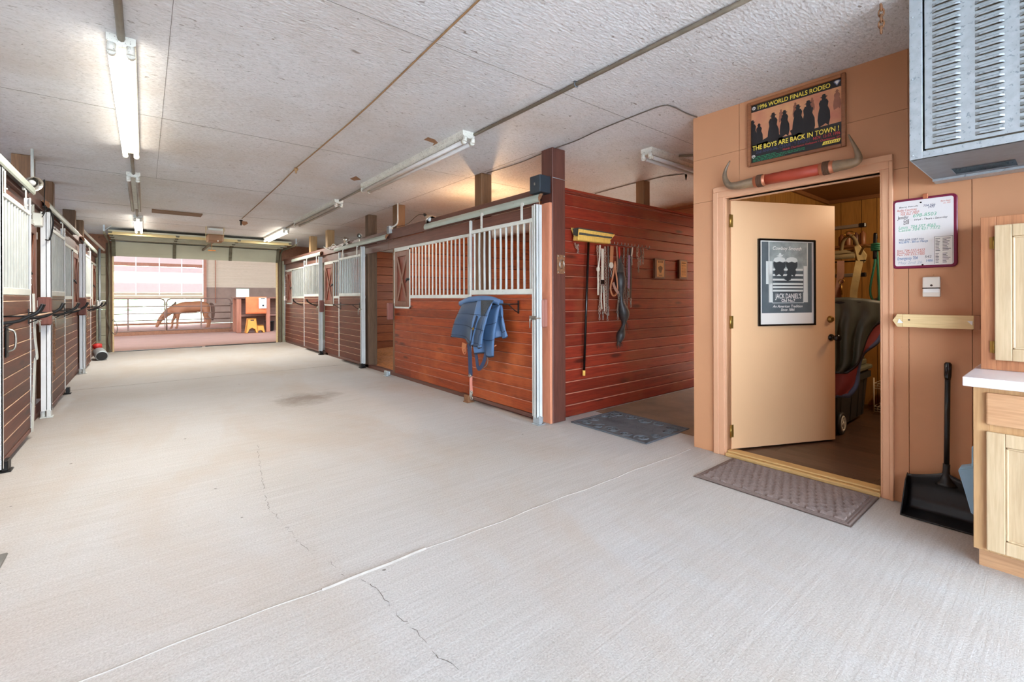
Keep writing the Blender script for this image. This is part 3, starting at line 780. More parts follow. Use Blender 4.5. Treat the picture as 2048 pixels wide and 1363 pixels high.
stall_door(-.80, -1, 4.66, 5.97, 'nearest left sliding stall door with wide white bars, cut by photo edge', 12, 'board_left', 'dust', wide=.05, bar=(4.74, 5.82, 1.13), curl=True, boltdy=1)
stall_door(-.80, -1, 6.80, 8.26, 'second sliding door of the left row with tall white edge channel', 13, 'board_left', 'dust', wide=.11, bar=(7.05, 8.12, 1.12), curl=True)
stall_door(-.80, -1, 10.42, 11.88, 'third sliding door of the left row, nearest the garage door', 12, 'board_left', 'dust', wide=.11, bar=(10.75, 11.7, 1.10), curl=True)
for y, l in ((6.72, 'reddish stop block on the left row beside second sliding door'), (10.36, 'reddish stop block on the left row beside third sliding door')):
    tag(MB().box(XL + .004, XL + .11, y - .07, y + .02, .98, 1.27).build('stop_block', 'block_red', bevel=.014), l, 'block')
tag(MB().box(XR - .10, XR - .004, 6.84, 6.90, .90, 1.17).build('stop_block', 'block_red', bevel=.012), 'reddish stop block at the near edge of the open stall', 'block')
tag(MB().box(XR - .10, XR - .004, 10.44, 10.49, .94, 1.20).build('stop_block', 'block_red', bevel=.012), 'dark stop block beside the far right sliding door', 'block')

def door_track(x, dn, y0, y1, z, label, cap=True):
    """half-round covered rail"""
    t = thing('door_track', (x, (y0 + y1) / 2, z), label, 'track')
    pr = [(.0, .045), (-.03, .045), (-.055, .03), (-.065, .0), (-.06, -.03), (-.05, -.04), (-.045, -.028), (-.05, 0), (-.042, .022), (-.025, .034), (0, .036)]
    mb = MB(); vs = [(x + dn * a, y0, z + b) for a, b in pr] + [(x + dn * a, y1, z + b) for a, b in pr]; n = len(pr); fs = []
    for i in range(n):
        k = (i + 1) % n; fs.append((i, k, n + k, n + i))
    mb.add(vs, fs + [tuple(range(n)), tuple(range(n, 2 * n))[::-1]])
    mb.build('cover', 'track_grey', t)
    MB().box(x - dn * .05, x - dn * .004, y0 + .01, y1 - .01, z - .02, z - .012).build('rail', 'iron', t)
    if cap:
        for y in (y0, y1): MB().prism([(x + dn * a, y, z + b) for a, b in pr[:7]], (0, .004 if y == y1 else -.004, 0)).build('end_cap', 'rust', t)
    return t
door_track(3.08, 1, 3.32, 5.68, 2.235, 'grey door track above the blue blanket, right row nearest')
door_track(3.08, 1, 6.98, 9.55, 2.235, 'grey door track over the open stall doorway')
door_track(3.08, 1, 10.50, 13.0, 2.235, 'grey door track at the far end of the right row')
door_track(-.84, -1, 3.3, 6.02, 2.245, 'pale door track nearest the camera on the left row')
door_track(-.84, -1, 6.82, 9.6, 2.245, 'pale door track second along the left row')
door_track(-.84, -1, 10.42, 13.1, 2.245, 'pale door track farthest along the left row')

def guide(x, y, dn, label, m='stile_white'):
    t = MB(); t.box(x, x - dn * .10, y - .05, y + .05, .0, .012); t.box(x - dn * .05, x - dn * .085, y - .05, y + .05, .012, .085); t.lathe([(.022, 0), (.022, .06)], (x - dn * .02, y, .012), (0, 0, 1), 10)
    return tag(t.build('door_guide', m, bevel=.004), label, 'guide')
guide(3.075, 3.33, 1, 'grey door guide bracket on floor at the corner post', 'galv')
guide(3.075, 4.58, 1, 'small dark door guide on floor under the hanging straps', 'rust')
guide(3.075, 6.93, 1, 'grey roller door guide on floor at the open stall', 'galv')
guide(3.08, 8.02, 1, 'dark door guide at foot of the slid-open stall door', 'iron')
guide(3.08, 10.47, 1, 'black door guide at foot of the far right door', 'iron')
guide(-.855, 6.84, -1, 'white door guide on floor below second left door')
guide(-.855, 10.44, -1, 'white door guide on floor below third left door')
guide(-.855, 8.35, -1, 'black door guide between second left door and its barred panel', 'iron')
guide(-.855, 4.90, -1, 'black door guide at left photo edge by nearest left door', 'iron')
# pull plate and leaning strap on the nearest left door
pp = thing('pull_handle', (-.79, 4.98, .95), 'black pull handle plate on nearest left stall door', 'handle')
pbox('plate', (-.80, -.792, 4.95, 5.03, .82, 1.06), 'iron', pp, .003); MB().tube(curve([(-.792, 4.99, .86), (-.755, 4.99, .89), (-.755, 4.99, 1.0), (-.792, 4.99, 1.03)], 5), .007, 8).build('grip', 'steel', pp)
tag(ribbon(curve([(-.785, 5.955, 1.30), (-.778, 5.95, .95), (-.76, 5.93, .72), (-.775, 5.945, .70), (-.78, 5.90, .35), (-.785, 5.88, .06)], 6), .035, .006, (1, -.2, 0)).build('trim_strap', 'white_paint'), 'bent pale strip coming loose from nearest left door edge', 'strip')
for y0, sx, lab in ((6.98, -.765, 'thin dark chain hanging on the second left door channel'), (10.58, -.765, 'thin dark chain hanging on third left door channel')):
    tag(chain([(sx, y0, 1.0), (sx, y0, .42)], .03, .003).build('chain', 'rust'), lab, 'chain')
# ================================================================== CEILING FITTINGS
M['tube_lit'] = emit('tube_lit', (1.0, .95, .84, 1), 6.5)
def fixture(x, y0, y1, lit, label, dusty=False, axis='Y'):
    P = (lambda a, b, c: (x + a, b, c)) if axis == 'Y' else (lambda a, b, c: (b, x + a, c))
    t = thing('fluorescent_light', P(0, (y0 + y1) / 2, CEIL - .1), label, 'ceiling light', 'fluorescent lights')
    pr = [(-.065, 0), (-.065, -.038), (-.035, -.062), (.035, -.062), (.065, -.038), (.065, 0)]
    mb = MB(); n = len(pr)
    mb.add([P(a, y0, CEIL + b) for a, b in pr] + [P(a, y1, CEIL + b) for a, b in pr], [(i, (i + 1) % n, n + (i + 1) % n, n + i) for i in range(n)] + [tuple(range(n))[::-1], tuple(range(n, 2 * n))])
    for k in range(18):
        yy = y0 + .1 + k * (y1 - y0 - .2) / 17
    mb.build('housing', 'fixture_white', t)
    for sx in (-.042, .042):
        MB().tube([P(sx, y0 + .03, CEIL - .095), P(sx, y1 - .03, CEIL - .095)], .0185, 12).build('tube', 'tube_lit' if lit else ('tube_dusty' if dusty else 'tube_off'), t)
        for ye, s in ((y0, 1), (y1, -1)):
            h = MB(); h.tube([P(sx, ye, CEIL - .055), P(sx, ye, CEIL - .10)], .020, 10); h.tube([P(sx, ye, CEIL - .095), P(sx, ye + s * .035, CEIL - .095)], .022, 10)
            h.build('lamp_holder', 'fixture_white', t)
    if lit:
        l = bpy.data.lights.new('fluorescent_glow', 'AREA'); l.shape = 'RECTANGLE'; l.size = .12; l.size_y = y1 - y0 - .06; l.energy = 62; l.color = (1.0, .96, .87)
        o = bpy.data.objects.new('fluorescent_glow', l); COL.objects.link(o); o.location = (x, (y0 + y1) / 2, CEIL - .118)
    return t
fixture(-.10, 3.40, 5.86, True, 'lit twin-tube fluorescent light nearest the camera, left ceiling row')
fixture(-.10, 6.98, 9.44, False, 'unlit dusty twin-tube light in the middle of left ceiling row', True)
fixture(-.09, 10.55, 12.52, True, 'lit fluorescent light above the raised garage door, left row')
fixture(2.27, 3.42, 5.88, False, 'unlit fluorescent light with grimy white housing, right row nearest')
fixture(2.30, 7.02, 9.46, False, 'unlit fluorescent light, second of the right ceiling row', True)
fixture(2.34, 10.50, 12.52, True, 'lit fluorescent light at the far end of the right row')
fixture(2.70, 3.92, 6.36, False, 'unlit fluorescent light over the side corridor', axis='X')
M['conduit'] = mat('conduit', C(138, 128, 112), .5, .3, .15, 10)
def pipe(pts, r, m, label, name='conduit', cat='conduit', clips=()):
    t = MB(); t.tube(pts, r, 8)
    if clips:
        p = thing(name, V(pts[0]), label, cat); t.build('pipe', m, p)
        for c in clips:
            k = MB(); k.ring(c, (0, 1, 0), r + .004, .004, 12, 5); k.box(c[0] - .02, c[0] + .02, c[1] - .008, c[1] + .008, CEIL - .004, CEIL); k.build('clip', 'galv_dark', p)
        return p
    return tag(t.build(name, m), label, cat)
zc_ = CEIL - .018
pipe([(-.10, -1.2, zc_), (-.10, 3.40, zc_)], .018, 'conduit', 'grey conduit running to the nearest lit ceiling light', clips=[(-.10, 2.6, zc_)])
pipe([(-.10, 5.86, zc_), (-.10, 6.98, zc_)], .016, 'conduit', 'short conduit between lit and dusty unlit left ceiling lights')
pipe([(-.10, 9.44, zc_), (-.10, 10.55, zc_)], .016, 'conduit', 'short conduit from dusty left light toward garage door light')
pipe([(2.33, -1.2, zc_), (2.33, 3.42, zc_)], .014, 'conduit', 'long grey ceiling conduit leading to the grimy unlit right light', clips=[(2.33, 2.17, zc_), (2.33, .9, zc_)])
pipe([(2.30, 5.88, zc_), (2.31, 7.02, zc_)], .014, 'conduit', 'conduit between first and second right ceiling lights')
pipe([(2.32, 9.46, zc_), (2.34, 10.5, zc_)], .014, 'conduit', 'conduit between second and far right ceiling lights')
pipe([(4.35, 2.60, zc_), (4.9, 2.05, zc_), (4.95, 2.02, zc_)], .013, 'conduit', 'conduit joining corridor light to tan wall')
M['cable'] = mat('cable', C(150, 116, 78), .8)
M['cable_dark'] = mat('cable_dark', C(96, 86, 76), .7)
cz = CEIL - .008
cp = [onZ(x, y, cz) for x, y in [(962, -4), (900, 55), (820, 132), (755, 195), (700, 245), (640, 296), (592, 336), (560, 368), (520, 405), (484, 437)]]
pipe([(1.29, -1.2, cz)] + cp, .0055, 'cable', 'thin brown cable stapled diagonally across the ceiling', 'cable', 'cable')
j = MB(); q = onZ(592, 336, CEIL); j.lathe([(.022, 0), (.024, -.018), (.012, -.03), (.008, -.06)], q, (0, 0, 1), 10); tag(j.build('cable_clip', 'cable'), 'brown cable clip hanging where ceiling cable bends', 'clip')
j = MB(); q = onZ(482, 440, CEIL); j.lathe([(.03, 0), (.03, -.015), (.012, -.02), (.012, -.10)], q, (0, 0, 1), 10); tag(j.build('ceiling_hook', 'iron'), 'small black hook at far end of the ceiling cable', 'hook')
cp = curve([onZ(x, y, cz) for x, y in [(1394, 234), (1372, 226), (1345, 213), (1322, 212), (1270, 231), (1200, 259), (1150, 282), (1100, 300), (1040, 325), (974, 346)]], 4)
pipe(cp, .005, 'cable_dark', 'grey cable looping from tan wall corner over the corner post', 'cable', 'cable')
cp = [onZ(x, y, cz) for x, y in [(1190, 387), (1260, 368), (1330, 352), (1372, 347)]]
pipe(cp, .006, 'cable_dark', 'dark cable on ceiling above the corridor board wall', 'cable', 'cable')
q = onZ(1372, 348, CEIL); j = MB(); j.lathe([(.014, 0), (.014, -.02), (.008, -.05), (.004, -.075)], q, (0, 0, 1), 10); tag(j.build('ceiling_hook', 'iron'), 'small dark hook in ceiling near the corridor light', 'hook')
M['strip_brown'] = wood('strip_brown', C(104, 74, 50), C(140, 104, 72), 'X', .7, 0, .2, .1)
tag(MB().box(.10, .80, 9.66, 9.98, CEIL - .02, CEIL - .001).build('patch_board', 'strip_brown'), 'dark brown board nailed flat to the ceiling', 'board')
# hanging chain top right
q = onZ(1767, 2, CEIL)
tag(chain([(2.93, .62, CEIL), (2.93, .62, 2.60)], .04, .0045).build('chain', 'rust'), 'short rusty chain hanging from ceiling beside the metal heater', 'chain')

# ================================================================== GARAGE DOOR
M['gd_panel'] = mat('gd_panel', C(186, 184, 160), .55, var=.06, scale=3)
M['gd_track'] = mat('gd_track', C(110, 104, 84), .6, .3, .2, 8)
M['gd_yellow'] = mat('gd_yellow', C(206, 184, 130), .55, var=.08, scale=4)
gd = thing('garage_door', (1.18, YG, 0), 'sectional garage door raised under the ceiling at aisle end', 'garage door')
XG0, XG1 = -.585, 2.93
secs = [((14.10, 2.245), (13.97, 2.575)), ((13.95, 2.60), (13.52, 2.645)), ((13.50, 2.647), (13.06, 2.65)), ((13.04, 2.65), (12.60, 2.65))]
for i, ((ya, za), (yb, zb)) in enumerate(secs):
    mb = MB(); d = V((0, yb - ya, zb - za)); n = V((1, 0, 0)).cross(d).normalized()
    if n.y > 0 and i == 0: n = -n
    if i and n.z > 0: n = -n
    o = V((XG0, ya, za)); mb.obox(o, V((XG1 - XG0, 0, 0)), d, -n * .035)
    # embossed sunken fields read as raised borders
    W = XG1 - XG0
    for k in range(6):
        x0 = .08 + k * W / 6 + (0.0 if k % 2 else .06); x1 = x0 + W / 6 - .14
        a = o + V((x0, 0, 0)) + d * .18; dd = d * .64
        for (p, q, w) in ((a, a + V((x1 - x0, 0, 0)), .012), (a + dd, a + dd + V((x1 - x0, 0, 0)), .012)): mb.bar(p, q, .012, .006, n)
        for p in (a, a + V((x1 - x0, 0, 0))): mb.bar(p, p + dd, .012, .006, n)
    pn = mb.build('door_section', 'gd_panel', gd)
    st = MB()
    for x in (XG0 + .03, .58, 1.77, XG1 - .03):
        a = V((x, ya, za)); st.bar(a + n * .01, a + d + n * .01, .07, .022, n)
        for f in (.1, .5, .9): st.obox(a + d * f + n * .02 - V((.03, 0, 0)), V((.06, 0, 0)), d.normalized() * .05, n * .02)
    st.build('section_stile', 'gd_track', pn)
    if i:
        s = MB(); s.bar(V((XG0, yb + .03, zb)) + n * .03, V((XG1, yb + .03, zb)) + n * .03, .04, .06, (0, 0, 1)); s.build('strut', 'gd_yellow' if i == 3 else 'gd_panel', pn)
for x in (XG0 - .05, XG1 + .05):
    tk = MB(); pts = [(x, YG - .06, .0), (x, YG - .06, 2.2)] + [(x, YG - .06 - .38 * (1 - math.cos(a)), 2.2 + .38 * math.sin(a)) for a in [math.pi / 2 * k / 8 for k in range(1, 9)]] + [(x, 12.3, 2.585)]
    for a, b in zip(pts, pts[1:]): tk.bar(a, b, .05, .028, (1, 0, 0))
    tk.build('track', 'gd_track', gd)
    hb = MB(); hb.bar((x, 12.35, 2.58), (x, 12.35, CEIL), .03, .03); hb.bar((x, 12.35, 2.62), (x + .12, 12.35, CEIL), .03, .006); hb.build('track_hanger', 'galv', gd)
tsh = MB(); tsh.tube([(XG0 - .05, YG - .10, 2.60), (XG1 + .05, YG - .10, 2.60)], .012, 8); tsh.build('torsion_shaft', 'steel', gd)
sp = MB()
for a, b in ((1.30, 1.85), (.5, 1.05)):
    sp.tube([(a + (b - a) * i / 160, YG - .10 + .03 * math.cos(i * .9), 2.60 + .03 * math.sin(i * .9)) for i in range(161)], .006, 5)
sp.build('torsion_spring', 'gd_track', gd)
op = thing('garage_opener', (1.17, 11.4, 2.4), 'brown garage door opener hanging from the ceiling', 'opener')
pbox('motor_housing', (1.02, 1.30, 11.28, 11.62, 2.44, 2.585), mat('opener_brown', C(140, 98, 60), .5), op, .015)
pbox('light_cover', (1.03, 1.29, 11.24, 11.29, 2.66, 2.71), 'white_paint', op, .01)
br = MB()
for x in (1.0, 1.32):
    br.bar((x, 11.42, 2.46), (x, 11.42, CEIL), .03, .006, (1, 0, 0)); br.bar((x, 11.3, 2.66), (x, 11.3, CEIL), .02, .005, (1, 0, 0))
br.bar((.99, 11.42, 2.60), (1.33, 11.42, 2.60), .03, .006); br.build('hanger_bracket', 'gd_yellow', op)
pbox('drive_rail', (1.14, 1.18, 11.6, YG - .08, 2.46, 2.50), 'gd_track', op)
MB().tube([(1.15, 11.9, 2.46), (1.15, 11.9, 2.32)], .003, 6).tube([(1.08, 11.9, 2.30), (1.22, 11.9, 2.30)], .010, 8).build('release_cord', mat('cord_orange', C(205, 130, 60), .6), op)
MB().lathe([(.014, 0), (.012, .01)], (1.20, 11.279, 2.45), (0, -1, 0), 10).build('indicator_lamp', 'white', op)

# rubber threshold strips, wires at left jamb, conduits
tag(MB().box(-.55, 1.15, YG - .10, YG - .03, 0, .014).build('threshold_strip', 'black_plastic', bevel=.004), 'black rubber strip on floor, left half of garage doorway', 'strip')
tag(MB().box(1.22, 2.88, YG - .06, YG + .02, 0, .02).build('threshold_strip', 'black_plastic', bevel=.004), 'black rubber strip on floor, right half of garage doorway', 'strip')
pipe(curve([(-.95, 12.2, CEIL), (-.95, 12.25, 2.62), (-.78, 13.4, 2.42), (-.72, 13.95, 2.36)], 5), .022, 'fixture_white', 'pale spotted pipe sloping down beside the garage door, left', 'conduit', 'pipe')
pipe([(-.80, YG - .13, .3), (-.80, YG - .13, 2.4)], .022, 'galv', 'vertical grey conduit on the block pier, left of garage door', 'conduit', 'conduit')
pipe([(3.10, YG - .13, .2), (3.10, YG - .13, 2.3)], .018, 'galv', 'vertical grey conduit on the block pier, right of garage door', 'conduit', 'conduit')
pipe(curve([(-.74, YG - .08, 2.2), (-.66, YG - .10, 1.9), (-.64, YG - .08, 1.4), (-.70, YG - .10, .9), (-.60, YG - .1, .5), (-.52, YG - .12, .42), (-.50, YG - .1, .6), (-.58, YG - .08, .75), (-.66, YG - .1, .3), (-.60, YG - .12, .01)], 6), .007, 'cable_dark', 'tangled dark cord hanging at the left garage jamb', 'cord', 'cord')
tag(MB().box(-.84, -.76, YG - .15, YG - .105, 1.08, 1.19).build('junction_box', 'white', bevel=.004), 'small white box on the pier, left of garage door', 'electrical box')
tag(MB().box(3.07, 3.15, YG - .16, YG - .105, 1.18, 1.31).build('junction_box', 'white', bevel=.004), 'small white box on the pier, right of garage door', 'electrical box')
tag(MB().box(2.955, 3.01, YG - .05, YG - .021, .62, .72).build('outlet_box', 'iron', bevel=.004), 'black outlet box on the right garage jamb', 'electrical box')
# canister on the floor
ca = thing('canister', (-.70, 12.6, 0), 'grey canister with red top lying on floor by left wall', 'canister')
axd = V((.18, -1, -.12)).normalized(); o = V((-.74, 12.75, .135))
MB().lathe([(.04, -.01), (.10, 0), (.105, .03), (.105, .36), (.09, .38), (.07, .38), (.07, .30)], o, axd, 24).build('body', 'galv', ca)
MB().lathe([(.070, .385), (.086, .39), (.086, .36)], o, axd, 20).build('dark_mouth', 'black_plastic', ca)
MB().lathe([(.05, 0), (.075, .02), (.075, .09), (.03, .11)], o + V((-.02, .02, .075)), (-.1, .2, 1), 16).build('cap', 'red', ca)

# ================================================================== LAMPS, CONDUIT ON POSTS
def clamp_lamp(p, d, label, s=1.0):
    p, d = V(p), V(d).normalized()
    t = thing('clamp_lamp', p, label, 'lamp')
    MB().lathe([(.022 * s, 0), (.03 * s, .02 * s), (.055 * s, .07 * s), (.075 * s, .13 * s), (.072 * s, .13 * s), (.05 * s, .07 * s), (.02 * s, .03 * s)], p, d, 20).build('reflector', 'chrome', t)
    MB().lathe([(.018 * s, .012 * s), (.02 * s, -.05 * s), (.012 * s, -.07 * s)], p, d, 12).build('socket', 'black_gloss', t)
    MB().lathe([(.012 * s, .03 * s), (.03 * s, .075 * s), (.028 * s, .10 * s), (.004, .115 * s)], p, d, 14).build('bulb', 'white', t)
    c = MB(); q = p + V((.02, .02, -.06 * s)); c.bar(p, q, .02, .008); c.bar(q, q + V((0, 0, -.07)), .03, .006); c.build('clamp', 'steel', t)
    return t
clamp_lamp((3.06, 5.68, 2.385), (.1, -.75, -.55), 'silver clamp lamp with black socket on header over nearest right stall', 1.05)
clamp_lamp((3.04, 8.95, 2.32), (.2, -.5, .8), 'small pale clamp lamp over the slid-open stall door', .8)
clamp_lamp((3.06, 8.25, 2.37), (-.2, -.9, .1), 'little white lamp on the track near the open doorway', .6)
clamp_lamp((-.86, 6.15, 2.36), (.6, -.7, -.35), 'silver clamp lamp at the end of nearest left track', .9)
pipe([(3.115, 6.72, CEIL), (3.115, 6.72, 2.48)] + curve([(3.115, 6.72, 2.48), (3.11, 6.74, 2.42), (3.08, 6.83, 2.38), (3.075, 6.88, 2.37)], 4)[1:], .012, 'white_paint', 'pale conduit bending down the post beside the open stall', 'conduit', 'conduit')
jb = thing('junction_box', (3.07, 6.92, 2.28), 'grey electrical box on post at near edge of open stall', 'electrical box')
MB().box(3.035, 3.10, 6.86, 6.96, 2.28, 2.40).build('box', 'galv', jb, bevel=.006); MB().box(3.03, 3.036, 6.87, 6.95, 2.29, 2.39).build('cover_plate', 'galv_dark', jb)
pipe([(-.865, 6.52, CEIL), (-.865, 6.52, 2.10)], .013, 'white_paint', 'white conduit dropping from ceiling beside nearest left post', 'conduit', 'conduit')
jb = thing('junction_box', (-.84, 6.72, 1.97), 'white electrical box on the left row above second door channel', 'electrical box')
MB().box(-.87, -.80, 6.50, 6.62, 1.98, 2.11).build('box', 'white_paint', jb, bevel=.008); MB().tube(curve([(-.81, 6.56, 2.1), (-.76, 6.62, 2.18), (-.74, 6.70, 2.05), (-.77, 6.75, 1.88), (-.79, 6.66, 1.86)], 6), .007, 8).build('cable', 'iron', jb)
pipe(curve([(-.80, 6.05, 2.38), (-.77, 6.2, 2.30), (-.76, 6.35, 2.42), (-.78, 6.5, 2.22), (-.77, 6.45, 2.12), (-.81, 6.55, 2.06)], 6), .004, 'iron', 'thin black wire looping from left clamp lamp to white box', 'wire', 'wire')
pipe(curve([(3.05, 5.6, 2.36), (3.06, 5.9, 2.44), (3.07, 6.3, 2.36), (3.07, 6.75, 2.36)], 6), .004, 'iron', 'thin dark wire from clamp lamp to the post box, right row', 'wire', 'wire')
pipe(curve([(3.04, 8.7, 2.36), (3.02, 9.2, 2.25), (3.03, 9.6, 2.36), (3.04, 9.9, 2.28), (3.05, 10.3, 2.36)], 6), .008, 'white_paint', 'pale cord draped along header of the right row far stalls', 'cord', 'cord')
bx = thing('speaker_box', (3.07, 3.36, 2.285), 'dark blue-black box mounted high on the corner post', 'box')
pbox('case', (3.00, 3.148, 3.275, 3.43, 2.285, 2.455), plain('box_dark', C(38, 48, 56), .5), bx, .006)
pbox('switch', (2.996, 3.0, 3.345, 3.36, 2.36, 2.385), 'steel', bx)
# steel strapping line across the corner post top
pipe([(3.14, 3.245, 2.44), (3.34, 3.246, 2.435)], .0025, 'galv', 'thin pale wire around the top of the corner post', 'wire', 'wire')

# ================================================================== ARENA
M['pale_door'] = mat('pale_door', C(232, 206, 200), .6, var=.03); M['door_rust'] = mat('door_rust', C(176, 120, 96), .7, var=.1)
M['arena_white'] = plain('arena_white', C(240, 236, 232), .5)
mg, ntg, pg = _new('pane'); pg.inputs['Transmission Weight'].default_value = 1; pg.inputs['Roughness'].default_value = .0; pg.inputs['IOR'].default_value = 1.01; pg.inputs['Base Color'].default_value = (1, 1, 1, 1)
M['pane'] = mg
ad = thing('overhead_door', (.2, 27.4, 1.25), 'pale overhead door with glazed strip, half open at arena end', 'overhead door')
YA = 27.40
for z0, z1, m in ((1.53, 2.0, 'pale_door'), (2.50, 2.76, 'pale_door'), (2.92, 3.2, 'pale_door'), (3.2, 3.6, 'pale_door')):
    b = MB(); b.box(-1.85, 2.30, YA, YA + .05, z0, z1 - .012)
    for k in range(2): b.box(-1.85, 2.30, YA - .012, YA, z0 + (z1 - z0) * (.35 + .3 * k), z0 + (z1 - z0) * (.35 + .3 * k) + .02)
    b.build('door_section', m, ad)
MB().box(-1.85, 2.30, YA, YA + .05, 2.76, 2.92).build('door_section', 'door_rust', ad)
b = MB(); b.box(-1.85, 2.30, YA, YA + .05, 1.25, 1.38); b.box(-1.85, 2.30, YA, YA + .05, 1.39, 1.52); b.build('bottom_section', 'siding', ad)
b = MB(); b.box(-1.85, 2.30, YA, YA + .05, 2.0, 2.025); b.box(-1.85, 2.30, YA, YA + .05, 2.475, 2.50); wf = b.build('window_frame', 'arena_white', ad)
for xa, xb in ((-1.2, -.33), (-.28, .53), (.58, 1.39), (1.44, 2.28)):
    MB().box(xa, xb, YA + .02, YA + .026, 2.025, 2.475).build('pane', 'pane', wf)
for x in (-1.18, -.306, .555, 1.415, 2.27):
    MB().box(x - .022, x + .022, YA - .03, YA + .05, 1.42, 3.6).build('upright', 'arena_white', ad)
struct(MB().box(2.30, 2.42, 27.36, 27.5, 0, 4.0).build('trim_9', 'door_rust'))
pipe([(2.80, 27.38, 1.0), (2.80, 27.38, 3.6)], .02, 'door_rust', 'thin vertical pipe on the arena wall right of overhead door', 'conduit', 'pipe')

M['gate_brown'] = mat('gate_brown', C(112, 84, 72), .6, .2, .2, 6)
def pipe_gate(x0, x1, y, label, mids):
    t = thing('pipe_gate', ((x0 + x1) / 2, y, .12), label, 'gate')
    r = .022; c = .12
    fr = [(x0, y, .14), (x0, y, 1.24 - c), (x0 + c * .3, y, 1.24 - c * .3), (x0 + c, y, 1.24), (x1 - c, y, 1.24), (x1 - c * .3, y, 1.24 - c * .3), (x1, y, 1.24 - c), (x1, y, .14), (x0, y, .14)]
    MB().tube(fr, r, 8).build('frame', 'gate_brown', t)
    for z in (.97, .73, .50): MB().tube([(x0, y, z), (x1, y, z)], .018, 8).build('rail', 'gate_brown', t)
    for m in mids: MB().bar((m, y, .14), (m, y, 1.23), .045, .02, (0, 1, 0)).build('upright', 'gate_brown', t)
    MB().tube([(x1 - .04, y, 1.04), (x1 + .08, y, 1.04)], .012, 6).build('hinge', 'iron', t)
pipe_gate(-1.25, .55, 19.92, 'brown pipe gate across the left of arena entrance', (-.43,))
pipe_gate(.60, 2.52, 19.92, 'brown pipe gate in front of the horse, right panel', (1.60,))
# kick rail of timber under and behind the gate
tag(MB().box(-2, 2.5, 20.25, 20.33, -.02, .12).build('kick_board', 'outer_board'), 'low timber kick board on the sand behind the pipe gates', 'board')

# workbench, cloth, paper, stool
wb = thing('workbench', (3.2, 19.2, 0), 'rough timber bench under the small arena window', 'workbench')
M['bench_wood'] = wood('bench_wood', C(150, 88, 66), C(186, 122, 94), 'Z', .7, 0, .2, .2); M['bench_dark'] = wood('bench_dark', C(96, 62, 50), C(140, 94, 76), 'X', .7, 0, .2, .2)
for x0, x1, y0, y1 in ((2.57, 2.72, 18.92, 19.06), (3.50, 3.63, 18.80, 18.92), (2.57, 2.70, 19.7, 19.82), (4.2, 4.32, 18.85, 18.97), (4.2, 4.32, 19.7, 19.82)): pbox('leg', (x0, x1, y0, y1, 0, 1.24), 'bench_wood', wb, .005)
pbox('bench_top', (2.52, 4.4, 18.86, 19.86, 1.24, 1.29), 'bench_dark', wb, .004); pbox('shelf', (2.72, 4.2, 18.94, 19.8, .58, .66), 'bench_dark', wb, .004)
pbox('back_panel', (2.57, 4.3, 19.83, 19.86, .0, 1.24), 'bench_dark', wb)
M['orange_cloth'] = mat('orange_cloth', C(205, 106, 60), .8, var=.12, scale=4)
def drape(x0, x1, y, z0, z1, amp):
    return lambda u, v: V((x0 + (x1 - x0) * u, y - amp * math.sin(u * 11 + v) * (1 - v) - .01, z0 + (z1 - z0) * v))
tag(MB().slab(drape(2.83, 3.50, 18.76, .68, 1.295, .02), 18, 8, .012).build('hanging_cloth', 'orange_cloth'), 'orange cloth hanging over the front of the bench', 'cloth')
pp = thing('notice', (3.38, 18.78, .86), 'white notice sheet pinned over the orange cloth', 'notice')
MB().slab(drape(3.24, 3.49, 18.70, .87, 1.26, .004), 8, 6, .006).build('sheet', 'paper', pp)
MB().lathe([(.035, 0), (.033, .004), (.001, .006)], (3.38, 18.684, .98), (0, -1, 0), 10).build('black_mark', 'black_gloss', pp); MB().box(3.30, 3.44, 18.675, 18.682, 1.215, 1.245).build('heading_bar', 'edge_dark', pp)
M['stool_orange'] = mat('stool_orange', C(214, 140, 58), .45, var=.06)
so = thing('step_stool', (3.1, 18.75, 0), 'orange plastic step stool under the bench', 'step stool')
def arch(x0, x1, z0, z1, w, y0, y1, foot):
    mb = MB()
    mb.box(x0 + w * .9, x1 - w * .9, y0, y1, z1 - .03, z1)
    for yy in (y0, y1 - .02):
        mb.prism([(x0, yy, 0), (x0 + foot, yy, 0), (x0 + foot + (x1 - x0) * .12, yy, z1 * .25), ((x0 + x1) / 2, yy, z1 * .36), (x1 - foot - (x1 - x0) * .12, yy, z1 * .25), (x1 - foot, yy, 0), (x1, yy, 0), (x1 - w, yy, z1), (x0 + w, yy, z1)], (0, .02, 0))
    mb.prism([(x0, y0, 0), (x0 + .02, y0, 0), (x0 + w + .02, y0, z1), (x0 + w, y0, z1)], (0, y1 - y0, 0)); mb.prism([(x1, y0, 0), (x1 - .02, y0, 0), (x1 - w - .02, y0, z1), (x1 - w, y0, z1)], (0, y1 - y0, 0))
    return mb
arch(2.80, 3.20, 0, .52, .07, 18.55, 18.85, .06).build('high_step', 'stool_orange', so, bevel=.006); arch(3.12, 3.42, 0, .27, .05, 18.57, 18.83, .05).build('low_step', 'stool_orange', so, bevel=.006)
pbox('hand_slot', (2.95, 3.06, 18.545, 18.55, .44, .475), 'edge_dark', so)
bk = MB(); bk.lathe([(.10, 0), (.14, .02), (.16, .36), (.17, .36), (.17, .38), (.15, .38)], (3.72, 19.35, 0), (0, 0, 1), 20); tag(bk.build('bucket', 'black_plastic'), 'dark bucket standing under the bench by its right leg', 'bucket')

